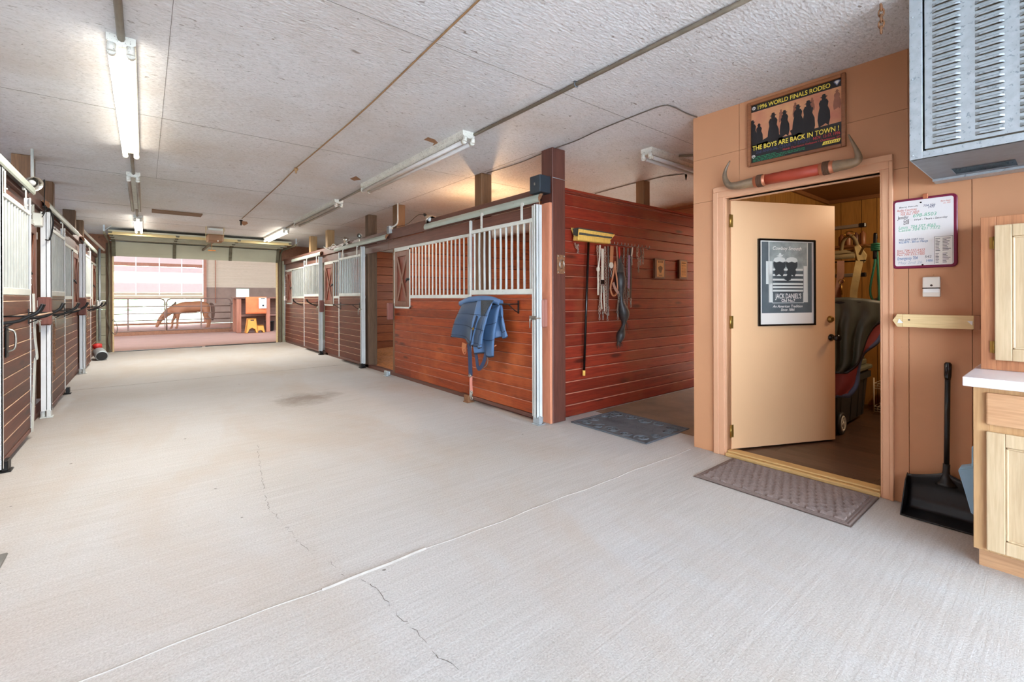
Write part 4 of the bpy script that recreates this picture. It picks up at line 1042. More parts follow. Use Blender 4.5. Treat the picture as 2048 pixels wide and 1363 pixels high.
# horse grazing (skin-modifier body, one continuous mesh)
M['horse'] = mat('horse', C(150, 96, 64), .6, var=.12, scale=2.5); M['mane'] = mat('mane', C(86, 58, 44), .8, var=.2, scale=20)
def skin(nodes, edges, name, m, parent, root=0, sub=2):
    o0 = WL[parent.name]
    me = bpy.data.meshes.new(name); me.from_pydata([V(n[0]) - o0 for n in nodes], edges, []); me.update()
    ob = bpy.data.objects.new(name, me); COL.objects.link(ob)
    md = ob.modifiers.new('s', 'SKIN'); sv = me.skin_vertices[0].data
    for i, n in enumerate(nodes):
        r = n[1] if isinstance(n[1], tuple) else (n[1], n[1]); sv[i].radius = r; sv[i].use_root = (i == root)
    md.use_smooth_shade = True
    ss = ob.modifiers.new('u', 'SUBSURF'); ss.levels = sub; ss.render_levels = sub
    dg = bpy.context.evaluated_depsgraph_get(); dg.update()
    m2 = bpy.data.meshes.new_from_object(ob.evaluated_get(dg)); m2.name = name
    bpy.data.objects.remove(ob); m2.materials.clear(); m2.materials.append(M[m])
    for p in m2.polygons: p.use_smooth = True
    o2 = bpy.data.objects.new(name, m2); COL.objects.link(o2); o2.parent = parent; WL[o2.name] = o0
    return o2
hy = 23.3
ho = thing('horse', (1.5, hy, -.02), 'brown horse grazing with lowered head behind the pipe gate', 'horse')
nd = [((1.62, hy, .86), (.27, .27)), ((2.02, hy, .90), (.25, .27)), ((2.20, hy, .88), (.16, .18)), ((1.25, hy, .88), (.26, .26)), ((1.0, hy, .86), (.20, .24)),
      ((.82, hy, .76), (.12, .17)), ((.63, hy, .56), (.09, .13)), ((.50, hy, .40), (.085, .10)), ((.42, hy, .22), (.06, .07)), ((.37, hy, .08), (.05, .05))]
ed = [(0, 1), (1, 2), (0, 3), (3, 4), (4, 5), (5, 6), (6, 7), (7, 8), (8, 9)]
def leg(root, pts):
    i = len(nd); prev = root
    for p, r in pts: nd.append((p, r)); ed.append((prev, i)); prev = i; i += 1
for s, dx in ((-1, 0), (1, -.16)):
    leg(4, [((1.06 + dx * .3, hy + s * .12, .62), .10), ((1.06 + dx * .6, hy + s * .13, .46), .065), ((1.05 + dx, hy + s * .13, .30), .048), ((1.05 + dx, hy + s * .13, .12), .034), ((1.02 + dx, hy + s * .13, .06), .045), ((1.0 + dx, hy + s * .13, .0), .05)])
for s, dx in ((-1, 0), (1, .10)):
    leg(1, [((2.04, hy + s * .12, .66), .14), ((1.98 + dx * .5, hy + s * .13, .50), .085), ((2.10 + dx, hy + s * .13, .34), .055), ((2.08 + dx, hy + s * .13, .14), .038), ((2.05 + dx, hy + s * .13, .06), .046), ((2.03 + dx, hy + s * .13, .0), .052)])
skin(nd, ed, 'body', 'horse', ho)
for s in (-1, 1): MB().tube([(.53, hy + s * .06, .46), (.58, hy + s * .085, .53), (.60, hy + s * .09, .58)], [.025, .03, .005], 8).build('ear', 'horse', ho)
MB().tube(curve([(2.17, hy, 1.03), (2.27, hy, .95), (2.29, hy, .6), (2.27, hy + .02, .30)], 5), [.03 + .035 * math.sin(i / 15 * 3) for i in range(16)], 8).build('tail', 'mane', ho)
MB().slab(lambda u, v: V((1.02 - .50 * u - .03 * v, hy + .02 * math.sin(u * 20) - .01, 1.10 - .62 * u + .10 * v - .06 - .04 * abs(math.sin(u * 13)))), 16, 4, .05).build('mane', 'mane', ho)

# outdoors beyond: rail fence and hedge
M['fence_white'] = plain('fence_white', C(236, 236, 232), .6)
pf = thing('rail_fence', (0, 36, -.05), 'white rail fence in the field beyond the arena', 'fence')
for x in range(-6, 9, 2): pbox('fence_post', (x - .07, x + .07, 36, 36.14, -.05, 1.35), 'fence_white', pf)
for z in (.3, .65, 1.0): pbox('fence_rail', (-8, 9, 35.96, 36, z, z + .12), 'fence_white', pf)
hd = MB(); rr = random.Random(3)
def hfn(u, v):
    a = u * 60; return V((-25 + 55 * u, 62 + 5 * math.sin(v * math.pi) + math.sin(a) * .8, -.05 + (5.2 + 1.2 * math.sin(a * .37) + .7 * math.sin(a * 1.3)) * math.sin(v * math.pi) ** .6))
hd.slab(hfn, 90, 10, .3)
tag(hd.build('hedge_row', 'hedge'), 'pale green tree line far beyond the arena windows', 'trees', kind='stuff')
# ================================================================== DOOR
DH = V((3.64, 1.735, 0)); DDIR = V((.905, -.428, 0)).normalized(); DN = V((-DDIR.y * -1, 0, 0))
DN = V((DDIR.y, -DDIR.x, 0)).normalized()          # faces the camera side
if DN.dot(V((-1, -1, 0))) < 0: DN = -DN
UPZ = V((0, 0, 1))
def dp(t, z, n=0.0): return DH + DDIR * t + V((0, 0, z)) + DN * n
dr = thing('door', DH, 'tan door standing open into the tack room, black and white poster on it', 'door')
DW = 1.045
MB().obox(dp(.012, .035, -.038), DDIR * (DW - .012), UPZ * 1.99, DN * .038).build('door_leaf', 'door_tan', dr, bevel=.002)
for z in (.18, 1.05, 1.86):
    h = MB(); h.tube([dp(.0, z - .05, .006), dp(.0, z + .05, .006)], .008, 8); h.obox(dp(.0, z - .05, .0), DDIR * .03, UPZ * .10, DN * .002); h.build('hinge', 'brass', dr)
MB().lathe([(.030, 0), (.030, .006), (.014, .012), (.012, .035), (.026, .045), (.031, .060), (.026, .074), (.010, .080)], dp(1.0, .905), DN, 20).build('knob', 'black_gloss', dr)
MB().lathe([(.028, -.038), (.014, -.05), (.026, -.075), (.030, -.09), (.02, -.105)], dp(1.0, .905), DN, 20).build('knob', 'black_gloss', dr)
db = MB().lathe([(.030, 0), (.028, .012), (.020, .018), (.018, .026)], dp(.99, 1.06), DN, 18).build('deadbolt', 'brass', dr)

# poster on the door
M['po_dark'] = mat('po_dark', C(92, 101, 105), .22, var=.18, scale=6, spec=.7); M['po_mid'] = mat('po_mid', C(150, 158, 156), .22, var=.25, scale=14, spec=.7); M['po_light'] = plain('po_light', C(214, 218, 214), .25)
M['po_hide'] = plain('po_hide', C(58, 64, 68), .3)
po = thing('poster', dp(.546, 1.02), 'black framed black and white cowboy poster hung on the open tan door', 'poster')
T0, T1, Z0, Z1 = .272, .820, 1.022, 1.716
MB().obox(dp(T0, Z0, .0), DDIR * (T1 - T0), UPZ * (Z1 - Z0), DN * .006).build('backing', 'paper', po)
fr = MB()
for a, b, c, d in ((T0 - .010, T0 + .006, Z0 - .008, Z1 + .008), (T1 - .006, T1 + .008, Z0 - .008, Z1 + .008), (T0, T1, Z0 - .008, Z0 + .006), (T0, T1, Z1 - .006, Z1 + .010)): fr.obox(dp(a, c, 0), DDIR * (b - a), UPZ * (d - c), DN * .016)
fr.build('frame', 'black_gloss', po)
def pd(u, v, n): return dp(T0 + (T1 - T0) * u, Z1 - (Z1 - Z0) * v, n)
def prect(mb, u0, u1, v0, v1, n, th=.0006): mb.obox(pd(u0, v1, n), DDIR * (T1 - T0) * (u1 - u0), UPZ * (Z1 - Z0) * (v1 - v0), DN * th); return mb
prect(MB(), .045, .955, .02, .86, .006).build('print_field', 'po_dark', po)
lt = MB()
for a, b, c, d in ((.165, .18, .02, .735), (.865, .88, .02, .735), (.80, .88, .30, .735), (.12, .235, .25, .52), (.235, .24, .62, .745), (.235, .80, .738, .745), (.79, .80, .62, .745), (.165, .235, .40, .735)): prect(lt, a, b, c, d, .0068)
lt.build('print_rails', 'po_light', po)
prect(MB(), .18, .865, .021, .335, .0067).build('print_sky', 'po_mid', po)
fx = MB()
for i, v in enumerate((.335, .40, .455, .505, .545, .585)): prect(fx, .24, .79, v, v + .022, .0074)
prect(fx, .24, .79, .36, .362, .0074); fx.build('print_fence', 'po_light', po)
fg = MB()
for i, v in enumerate((.425, .48, .528, .568, .61)): prect(fg, .26 + .02 * i, .76 - .03 * (i % 2), v, v + .012, .0076)
fg.build('print_fence_shadow', 'po_hide', po)
def flat(mb, pts, f): mb.prism([f(u, v) for u, v in pts], DN * .0006); return mb
cw_ = MB(); cb = MB()
for cx, s in ((.36, 1.0), (.58, .95)):
    flat(cb, [(cx - .085 * s, .235), (cx - .112 * s, .27), (cx - .105 * s, .31), (cx - .075 * s, .345), (cx - .10 * s, .375), (cx - .07, .425), (cx - .01, .40), (cx + .05, .43), (cx + .09 * s, .38), (cx + .075 * s, .345), (cx + .11 * s, .31), (cx + .112 * s, .265), (cx + .08 * s, .235)], lambda u, v: pd(u, v, .0082))
    flat(cw_, [(cx - .115 * s, .245), (cx - .09, .212), (cx - .03, .198), (cx + .03, .198), (cx + .09, .212), (cx + .115 * s, .245), (cx + .06, .262), (cx, .25), (cx - .06, .262)], lambda u, v: pd(u, v, .0086))
flat(cb, [(.50, .40), (.58, .40), (.56, .47), (.50, .48), (.44, .46), (.47, .44)], lambda u, v: pd(u, v, .0088))
flat(cw_, [(.30, .185), (.34, .178), (.355, .15), (.385, .15), (.395, .175), (.43, .165), (.41, .19), (.36, .197)], lambda u, v: pd(u, v, .0086))
cb.build('print_riders', 'po_hide', po); cw_.build('print_hat_and_shirts', 'po_light', po)
prect(MB(), .24, .79, .625, .738, .0078).build('print_label', 'po_dark', po)
W_ = (T1 - T0)
text('Cowboy Smooth', pd(.50, .115, .0082), DDIR, UPZ, .030, 'white', po, shear=.25, width=W_ * .52, align='C', bold=.006)
text("JACK DANIEL'S", pd(.515, .688, .0088), DDIR, UPZ, .040, 'white', po, bold=.012, width=W_ * .47, align='C')
text('Old No.7', pd(.515, .728, .0088), DDIR, UPZ, .022, 'white', po, bold=.02, width=W_ * .25, align='C')
text('An American Tradition', pd(.505, .795, .0082), DDIR, UPZ, .021, 'white', po, bold=.012, shear=.25, width=W_ * .54, align='C')
text('Since 1866', pd(.505, .836, .0082), DDIR, UPZ, .021, 'white', po, bold=.012, shear=.25, width=W_ * .25, align='C')

# ================================================================== TAN WALL: POSTER, HORNS, WHITEBOARD ...
def wl(y, z, n=0.0): return V((XT - n, y, z))
NX = V((-1, 0, 0)); RY = V((0, -1, 0))
M['frame_brown'] = wood('frame_brown', C(132, 78, 46), C(168, 108, 68), 'Y', .4, .2, 0, .1)
M['print_black'] = plain('print_black', C(34, 32, 34), .3); M['print_yellow'] = plain('print_yellow', C(244, 222, 92), .35); M['print_red'] = plain('print_red', C(206, 66, 70), .35)
M['print_navy'] = plain('print_navy', C(62, 66, 104), .35); M['print_green'] = plain('print_green', C(36, 128, 88), .35)
M['print_dusk'] = mat('print_dusk', C(224, 168, 120), .3, var=.12, scale=5, col2=C(196, 122, 96)); M['print_smoke'] = mat('print_smoke', C(150, 96, 74), .3, var=.15, scale=12)
PY0, PY1, PZ0, PZ1 = 1.560, .938, 2.234, 2.716
rp = thing('framed_poster', wl((PY0 + PY1) / 2, PZ0, .01), 'brown framed rodeo poster of dark riders above the tack room door', 'poster')
f = MB()
for y0, y1, z0, z1 in ((PY0, PY0 - .024, PZ0, PZ1), (PY1 + .024, PY1, PZ0, PZ1), (PY0 - .024, PY1 + .024, PZ0, PZ0 + .024), (PY0 - .024, PY1 + .024, PZ1 - .024, PZ1)): f.rn = random.random(); f.box(XT - .028, XT, y1, y0, z0, z1)
f.build('frame', 'frame_brown', rp, bevel=.006, seg=2)
iy0, iy1, iz0, iz1 = PY0 - .022, PY1 + .022, PZ0 + .022, PZ1 - .022
def pw_(u, v, n): return V((XT - n, iy0 + (iy1 - iy0) * u, iz1 + (iz0 - iz1) * v))
def rect(mb, u0, u1, v0, v1, n): a = pw_(u0, v1, n); b = pw_(u1, v0, n); mb.box(a.x, a.x - .0006, b.y, a.y, a.z, b.z); return mb
rect(MB(), 0, 1, 0, 1, .008).build('print_sheet', 'print_black', rp)
rect(MB(), 0, 1, .125, .70, .009).build('print_scene', 'print_dusk', rp)
sm_ = MB(); rs = MB(); gd_ = MB()
def rider(mb, cx, base, s, n):
    P = lambda u, v: pw_(cx + u * s, base - v * s * 1.3, n)
    sh = [[(-.060, 0), (-.075, .10), (-.065, .20), (-.050, .27), (-.058, .33), (-.040, .37), (.035, .37), (.055, .33), (.045, .27), (.070, .20), (.075, .10), (.055, 0), (.02, .04), (-.01, .02)],
          [(-.022, .36), (-.025, .40), (.025, .40), (.022, .36)], [(-.045, .405), (-.03, .40), (.03, .40), (.045, .408), (.022, .415), (.018, .44), (0, .445), (-.018, .44), (-.022, .414)],
          [(-.02, .30), (-.032, .24), (-.022, .16), (-.012, .12), (.012, .12), (.024, .16), (.03, .24), (.018, .30), (.026, .335), (.012, .31), (-.012, .31), (-.024, .335)]]
    for k, q in enumerate(sh): mb.prism([P(u, v) + V((-.0004 * k, 0, 0)) for u, v in q], V((-.0004, 0, 0)))
for cx, b, s in ((.36, .42, .36), (.52, .40, .40), (.70, .38, .36), (.95, .46, .52)): rider(sm_, cx, b, s, .0098)
sm_.build('print_far_riders', 'print_smoke', rp)
for cx, b, s, n in ((.10, .70, .62, .0106), (.27, .76, .92, .0112), (.40, .68, .76, .0106), (.55, .70, .84, .0118), (.66, .74, .94, .0106), (.82, .67, .86, .0112), (.02, .72, .80, .0118)):
    rider(rs, cx, b, s, n)
for q in ([(0, .52), (.05, .60), (.14, .64), (.22, .60), (.32, .58), (.38, .68), (.41, .74), (0, .74)], [(.46, .60), (.58, .56), (.70, .60), (.72, .70), (.66, .74), (.50, .74)], [(0, .68), (1, .66), (1, .72), (0, .74)]):
    rs.prism([pw_(u, v, .0104) for u, v in q], V((-.0004, 0, 0)))
rs.build('print_near_riders', 'print_black', rp)
WY = iy0 - iy1
text('1996 WORLD FINALS RODEO', pw_(.085, .098, .0102), RY, UPZ, .030, 'print_yellow', rp, bold=.022, width=WY * .80)
text('THE BOYS ARE BACK IN TOWN !', pw_(.02, .785, .0128), RY, UPZ, .033, 'print_yellow', rp, bold=.022, width=WY * .95)
text('2nd ANNUAL CHARITY EVENT', pw_(.06, .848, .0092), RY, UPZ, .022, 'print_navy', rp, bold=.012, width=WY * .62)
text('NOV. 12-17, 1996', pw_(.71, .842, .0092), RY, UPZ, .020, 'print_red', rp, bold=.014, width=WY * .27)
text('North Charleston Coliseum \u2022 Charleston, SC', pw_(.38, .892, .0092), RY, UPZ, .013, 'print_red', rp, bold=.01, width=WY * .60)
gl = MB(); rr = random.Random(5)
for k, (v, u1) in enumerate(((.900, .30), (.925, .62), (.950, .62), (.972, .40))):
    u = .02
    while u < u1:
        w = rr.uniform(.02, .055); rect(gl, u, min(u + w, u1), v - .006, v + .005, .0092); u += w + .008
gl.build('small_print', 'print_green', rp)
lg = MB(); lg.prism([pw_(u, v, .0092) for u, v in ((.80, .955), (.815, .905), (.985, .905), (.97, .955))], V((-.0006, 0, 0))); lg.build('sponsor_mark', 'print_yellow', rp)
lm = MB()
for i in range(7): a = .825 + i * .022; lm.prism([pw_(a + du, v, .010) for du, v in ((0, .945), (.006, .918), (.013, .918), (.007, .945))], V((-.0004, 0, 0)))
lm.build('sponsor_lettering', 'print_black', rp)
for u, v in ((.035, .06), (.03, .885)):
    MB().lathe([(.0125, 0), (.0125, .0006)], pw_(u, v, .009), NX, 24).build('round_emblem', 'white', rp); k = MB(); k.ring(pw_(u, v, .010), NX, .007, .0012, 20, 4); k.prism([pw_(u + a, v + b, .0098) for a, b in ((-.006, .012), (0, -.014), (.006, .012), (0, .004))], V((-.0004, 0, 0))); k.build('emblem_mark', 'print_black', rp)
em = MB(); em.prism([pw_(u, v, .0095) for u, v in ((.915, .035), (.935, .018), (.965, .018), (.985, .035), (.95, .105))], V((-.0006, 0, 0))); em.build('diamond_emblem', plain('emblem_blue', C(120, 128, 160), .3), rp)
e2 = MB(); e2.prism([pw_(u, v, .0103) for u, v in ((.928, .038), (.942, .028), (.958, .028), (.972, .038), (.95, .085))], V((-.0004, 0, 0))); e2.build('emblem_mark', 'white', rp)

# mounted steer horns
M['horn'] = mat('horn', C(158, 130, 98), .32, var=.3, scale=9, col2=C(92, 78, 64), coat=.3); M['leather_red'] = mat('leather_red', C(168, 62, 38), .5, var=.15, scale=8, bmp=.2)
M['copper'] = mat('copper', C(196, 118, 82), .4, .3, .12, 8); M['thong'] = plain('thong', C(96, 62, 40), .7)
hn = thing('mounted_horns', wl(1.32, 2.1, .06), 'polished steer horns with red leather wrapped centre above the tack room door', 'horns')
def hx(px, py, X=3.51): return onX(px, py, X)
ctr = [hx(1522, 361), hx(1652, 336)]
MB().tube([ctr[0], (ctr[0] + ctr[1]) / 2, ctr[1]], [.037, .039, .037], 20).build('leather_wrap', 'leather_red', hn)
dv = (ctr[1] - ctr[0]).normalized()
for c, s in ((ctr[0], -1), (ctr[1], 1)):
    MB().tube([c - dv * s * .035, c + dv * s * .045], .0405, 20).build('copper_band', 'copper', hn)
    t_ = MB()
    for k in range(5): t_.ring(c + dv * s * (-.012 + k * .008), dv, .0415, .004, 20, 5)
    t_.build('thong_winding', 'thong', hn)
lp = curve([ctr[0] - dv * .03, hx(1497, 366), hx(1474, 371), hx(1458, 370), hx(1450, 356), hx(1451, 340), hx(1460, 321)], 5); n = len(lp)
MB().tube(lp, [.036 * (1 - (i / n) ** 1.5 * .92) for i in range(n)], 16).build('horn', 'horn', hn)
rp2 = curve([ctr[1] + dv * .03, hx(1678, 331), hx(1700, 327), hx(1713, 322), hx(1717, 313), hx(1711, 296), hx(1697, 269)], 5); n = len(rp2)
MB().tube(rp2, [.038 * (1 - (i / n) ** 1.5 * .92) for i in range(n)], 16).build('horn', 'horn', hn)
mk = MB(); mk.bar((ctr[0] + ctr[1]) / 2 + V((.0, 0, .02)), (ctr[0] + ctr[1]) / 2 + V((.07, 0, .02)), .05, .03); mk.build('wall_bracket', 'edge_dark', hn)

# whiteboard
M['magenta'] = mat('magenta', C(118, 24, 58), .35, var=.08); M['board_white'] = plain('board_white', C(232, 228, 226), .25)
inks = dict(k=plain('ink_black', C(70, 68, 72), .5), g=plain('ink_green', C(120, 190, 158), .5), r=plain('ink_red', C(214, 120, 100), .5), b=plain('ink_blue', C(70, 120, 170), .5), f=plain('ink_faint', C(178, 186, 196), .5), n=plain('ink_navy', C(70, 84, 120), .5))
wb_ = thing('whiteboard', wl(.56, 1.42, .01), 'whiteboard with magenta frame and faded phone numbers, right of the door', 'whiteboard')
WY0, WY1, WZ0, WZ1 = .705, .416, 1.420, 1.838
def rr_(y0, y1, z0, z1, r, n):
    pts = []
    for cy, cz, a0 in ((y1 + r, z1 - r, 0), (y0 - r, z1 - r, 90), (y0 - r, z0 + r, 180), (y1 + r, z0 + r, 270)):
        for k in range(5): a = math.radians(a0 + k * 22.5); pts.append(V((XT - n, cy - r * math.cos(a), cz + r * math.sin(a))))
    return pts
MB().prism(rr_(WY0, WY1, WZ0, WZ1, .025, .0), NX * .014).build('frame', 'magenta', wb_, bevel=.004)
MB().prism(rr_(WY0 - .014, WY1 + .016, WZ0 + .016, WZ1 - .014, .012, .014), NX * .0012).build('writing_surface', 'board_white', wb_)
def wt(s, u, v, h, k, w=None, sh=.2): text(s, V((XT - .0156, WY0 + (WY1 - WY0) * u, WZ1 + (WZ0 - WZ1) * v)), RY, V((0, .04, 1)), h, inks[k], wb_, 'handwriting', shear=sh, width=(WY0 - WY1) * w if w else None)
for s, u, v, h, k, w in [('Barn hands', .12, .125, .008, 'k', .30), ('Audie Courtney', .08, .175, .014, 'r', .32), ('704 517 3855', .14, .21, .011, 'r', .30), ('704 506 1795', .14, .235, .010, 'r', .28), ('704 506', .50, .14, .012, 'n', .18), ('2475', .57, .165, .011, 'n', .10),
                         ('Barn feed', .76, .10, .009, 'r', .14), ('Dr. 522', .80, .13, .008, 'r', .10), ('Jennifer', .09, .285, .020, 'k', .18), ('Dill', .19, .33, .016, 'k', .09), ('Dill', .19, .365, .016, 'k', .09), ('698-8503', .34, .275, .020, 'g', .36), ('Wed - Thurs - Saturday', .36, .325, .011, 'k', .50),
                         ('Louis  704 557 4065', .11, .425, .017, 'g', .58), ('Cassie 704 431 7372', .11, .465, .017, 'g', .64), ('704-609-3387 Vet', .11, .60, .011, 'n', .40), ('4023870 - Bill or Marge', .11, .635, .012, 'b', .46),
                         ('Stan 704-557-6433', .08, .755, .012, 'r', .44), ('Sheila 704-677-2865', .08, .785, .012, 'r', .44), ('Pam 704-532-1480', .08, .815, .012, 'r', .44), ('Emergency 704', .09, .875, .019, 'b', .32), ('542', .52, .86, .014, 'k', .10), ('May 2nd 26', .10, .935, .016, 'f', .38), ('1486', .54, .915, .014, 'b', .10)]:
    wt(s, u, v, h, k, w)
cd = MB(); cy0, cy1 = WY0 + (WY1 - WY0) * .66, WY0 + (WY1 - WY0) * .935; cz0, cz1 = WZ1 + (WZ0 - WZ1) * .95, WZ1 + (WZ0 - WZ1) * .575
cd.box(XT - .016, XT - .0152, cy1, cy0, cz0, cz1); cd.build('list_card', 'paper', wb_)
cl_ = MB(); rr = random.Random(2)
for a, b, c, d in ((cy0, cy0 - .0015, cz0, cz1), (cy1 + .0015, cy1, cz0, cz1), (cy0, cy1, cz1 - .0015, cz1)): cl_.box(XT - .0166, XT - .016, b, a, c, d)
for i in range(17):
    if i == 9: continue
    z = cz1 - .014 - i * .0085; ya = cy0 - .006
    cl_.box(XT - .0166, XT - .016, ya - rr.uniform(.010, .02), ya, z, z + .0032); cl_.box(XT - .0166, XT - .016, ya - .03 - rr.uniform(.015, .035), ya - .03, z, z + .0032)
cl_.build('list_print', inks['k'], wb_)
for u, v in ((.46, .075), (.485, .955)): MB().lathe([(.005, 0), (.004, .004)], V((XT - .0152, WY0 + (WY1 - WY0) * u, WZ1 + (WZ0 - WZ1) * v)), NX, 10).build('screw', 'black_gloss', wb_)
pbox('hang_clip', (XT - .020, XT - .012, WY0 - .165, WY0 - .142, WZ1 - .012, WZ1 + .018), 'copper', wb_, .003)

# switch box, wooden rail
sw = thing('switch_box', wl(.524, 1.25, .02), 'white square switch box under the whiteboard', 'switch')
pbox('case', (XT - .034, XT, .487, .563, 1.250, 1.366), 'off_white', sw, .006, 2); pbox('lower_lip', (XT - .037, XT - .030, .490, .560, 1.275, 1.298), 'white', sw, .002)
pbox('slot', (XT - .0355, XT - .030, .486, .564, 1.298, 1.303), 'black_gloss', sw); MB().lathe([(.006, 0), (.004, .006)], (XT - .034, .524, 1.316), NX, 12).build('knob', 'edge_dark', sw)
rk = thing('wooden_rack', wl(.50, 1.07, .05), 'pale pine rack board on the tan wall beside the cabinet', 'rack')
b = MB(); b.box(XT - .085, XT - .066, .345, .645, 1.072, 1.147); b.build('front_board', 'pine', rk, bevel=.002)
for y0, y1, tip in ((.645, .668, .69), (.322, .345, .315)):
    m_ = MB(); m_.prism([(XT - .085, y0, 1.072), (XT - .085, y1, 1.072), (XT - .085, tip if tip > .5 else y1, 1.11), (XT - .085, y1, 1.147), (XT - .085, y0, 1.147)] if tip > .5 else [(XT - .085, y0, 1.072), (XT - .085, y1, 1.072), (XT - .085, y1, 1.147), (XT - .085, y0, 1.147)], (.085, 0, 0)); m_.build('end_block', 'pine' if tip > .5 else 'hutch_frame', rk)
MB().prism([(XT - .086, .668, 1.094), (XT - .086, .640, 1.096), (XT - .086, .660, 1.122)], NX * .0015).build('bracket_plate', 'white', rk); MB().prism([(XT - .086, .372, 1.118), (XT - .086, .350, 1.118), (XT - .086, .352, 1.094)], NX * .0015).build('bracket_plate', 'white', rk)
MB().lathe([(.005, 0), (.004, .003)], (XT - .085, .615, 1.115), NX, 10).build('nail', 'edge_dark', rk)

# ================================================================== HEATER
ht = thing('wall_heater', (3.22, -.1, 1.91), 'large galvanised metal heater cabinet hanging at upper right', 'heater')
HX0, HX1, HY1, HZ0 = 2.89, 3.56, .505, 1.912
bd = MB(); hy0 = -.62
bd.box(HX0 + .004, HX1, HY1 - .004, HY1, HZ0, CEIL - .02); bd.box(HX0 + .004, HX1, hy0, hy0 + .004, HZ0, CEIL - .02); bd.box(HX0 + .02, HX1, hy0, HY1, CEIL - .024, CEIL - .02)
bd.box(HX1 - .004, HX1, hy0, HY1, HZ0, CEIL - .02)
bd.build('case', 'galv', ht)
fr = MB()
fr.box(HX0, HX0 + .02, HY1 - .048, HY1, HZ0, CEIL - .02); fr.box(HX0, HX0 + .02, hy0, HY1 - .048, HZ0, HZ0 + .034); fr.box(HX0, HX0 + .02, hy0, hy0 + .045, HZ0, CEIL - .02)
for z in (HZ0 + .02, 2.3, 2.6): fr.lathe([(.006, 0), (.005, .004)], (HX0, HY1 - .012, z), NX, 8)
fr.build('front_frame', 'galv', ht, bevel=.002)
# door panel with three columns of pressed louvres: strips between real slots
PZ_0, PZ_1, PYa, PYb = HZ0 + .042, CEIL - .03, hy0 + .05, HY1 - .056
cols = [(.422, .326), (.280, .190), (.146, .056), (.012, -.078), (-.122, -.212)]
dpn = MB(); xs0, xs1 = HX0 + .003, HX0 + .006; edges = [PYb] + [e for c in cols for e in c] + [PYa]
for i in range(0, len(edges), 2): dpn.box(xs0, xs1, edges[i + 1], edges[i], PZ_0, PZ_1)
zl = [1.972 + k * .0292 for k in range(25)]
for a, b in cols:
    dpn.box(xs0, xs1, b, a, PZ_0, zl[0] - .001)
    for k, z in enumerate(zl):
        zt = zl[k + 1] - .001 if k + 1 < len(zl) else PZ_1
        dpn.box(xs0, xs1, b, a, z + .016, zt)
dpn.build('louvre_door', 'galv', ht)
lv = MB()
for a, b in cols:
    for z in zl:
        n = 6; vs = []
        for i in range(n + 1):
            t = i / n; y = a + (b - a) * t; d = min(1, min(t, 1 - t) / .10)
            vs += [(xs0 - .0002, y, z + .017), (xs0 - .010 * d, y, z + .010), (xs0 - .013 * d, y, z + .001)]
        fs = [(i * 3 + j, (i + 1) * 3 + j, (i + 1) * 3 + j + 1, i * 3 + j + 1) for i in range(n) for j in range(2)]
        lv.add(vs, fs, False)
lv.build('louvre', 'galv', ht)
MB().box(HX0 + .03, HX0 + .034, PYa, PYb, PZ_0, PZ_1).build('inner_panel', 'louver_in', ht)
bt = MB()
bt.box(HX0 + .004, HX0 + .36, hy0, HY1 - .004, HZ0, HZ0 + .004); bt.box(HX0 + .36, HX0 + .54, hy0, HY1 - .10, HZ0 + .03, HZ0 + .034); bt.box(HX0 + .54, HX1, hy0, HY1 - .004, HZ0, HZ0 + .004); bt.box(HX0 + .36, HX0 + .54, HY1 - .10, HY1 - .004, HZ0, HZ0 + .004)
for y in (.16, -.22): bt.box(HX0 + .36, HX0 + .54, y - .02, y + .02, HZ0, HZ0 + .01)
bt.build('base_pan', 'galv_dark', ht)
lip = MB(); lip.box(HX0 + .57, HX1, hy0, HY1, HZ0 - .012, HZ0); lip.build('base_lip', 'galv', ht)

# ================================================================== CABINETS
cb_ = thing('base_cabinet', (3.25, -.3, 0), 'light oak base cabinet with one drawer and panel door, right edge', 'cabinet')
cx, cy1, cy0, CT = 2.95, .295, -.62, .845
pbox('carcass', (cx + .02, XT - .002, cy0, cy1 - .001, .105, CT), 'cab_frame', cb_)
pbox('toe_kick', (3.035, XT - .002, cy0, cy1 - .01, 0, .105), 'cab_wood_y', cb_)
ff = MB()
for y0, y1, z0, z1 in ((cy1 - .05, cy1, .105, CT), (cy0, cy1 - .05, .805, CT), (cy0, cy1 - .05, .640, .690), (cy0, cy1 - .05, .105, .130), (cy0, cy0 + .05, .131, .639), (-.19, -.13, .131, .639), (cy0, cy0 + .05, .691, .804), (-.19, -.13, .691, .804)): ff.rn = random.random() * .4 + .5; ff.box(cx, cx + .02, y0, y1, z0, z1)
ff.build('face_frame', 'cab_frame', cb_, bevel=.0015)
def cab_door(par, x, y0, y1, z0, z1, nm='cabinet_door'):
    w = .058; d = MB()
    d.rn = .8; d.box(x - .019, x, y1 - w, y1, z0, z1); d.rn = .7; d.box(x - .019, x, y0, y0 + w, z0, z1); d.rn = .9; d.box(x - .019, x, y0 + w, y1 - w, z0, z0 + w); d.box(x - .019, x, y0 + w, y1 - w, z1 - w, z1)
    o = d.build(nm, 'cab_wood', par, bevel=.004, seg=2)
    p = MB(); p.rn = .6; p.box(x - .010, x - .001, y0 + w, y1 - w, z0 + w, z1 - w); p.build('panel', 'cab_wood', o)
    b = MB()
    for (ya, yb, za, zb) in ((y1 - w - .010, y1 - w, z0 + w, z1 - w), (y0 + w, y0 + w + .010, z0 + w, z1 - w), (y0 + w, y1 - w, z0 + w, z0 + w + .010), (y0 + w, y1 - w, z1 - w - .010, z1 - w)): b.box(x - .016, x - .008, ya, yb, za, zb)
    b.build('panel_bead', 'cab_wood', o, bevel=.003); return o
cab_door(cb_, cx, -.17 + .02, .252, .118, .648); cab_door(cb_, cx, -.60, -.17, .118, .648)
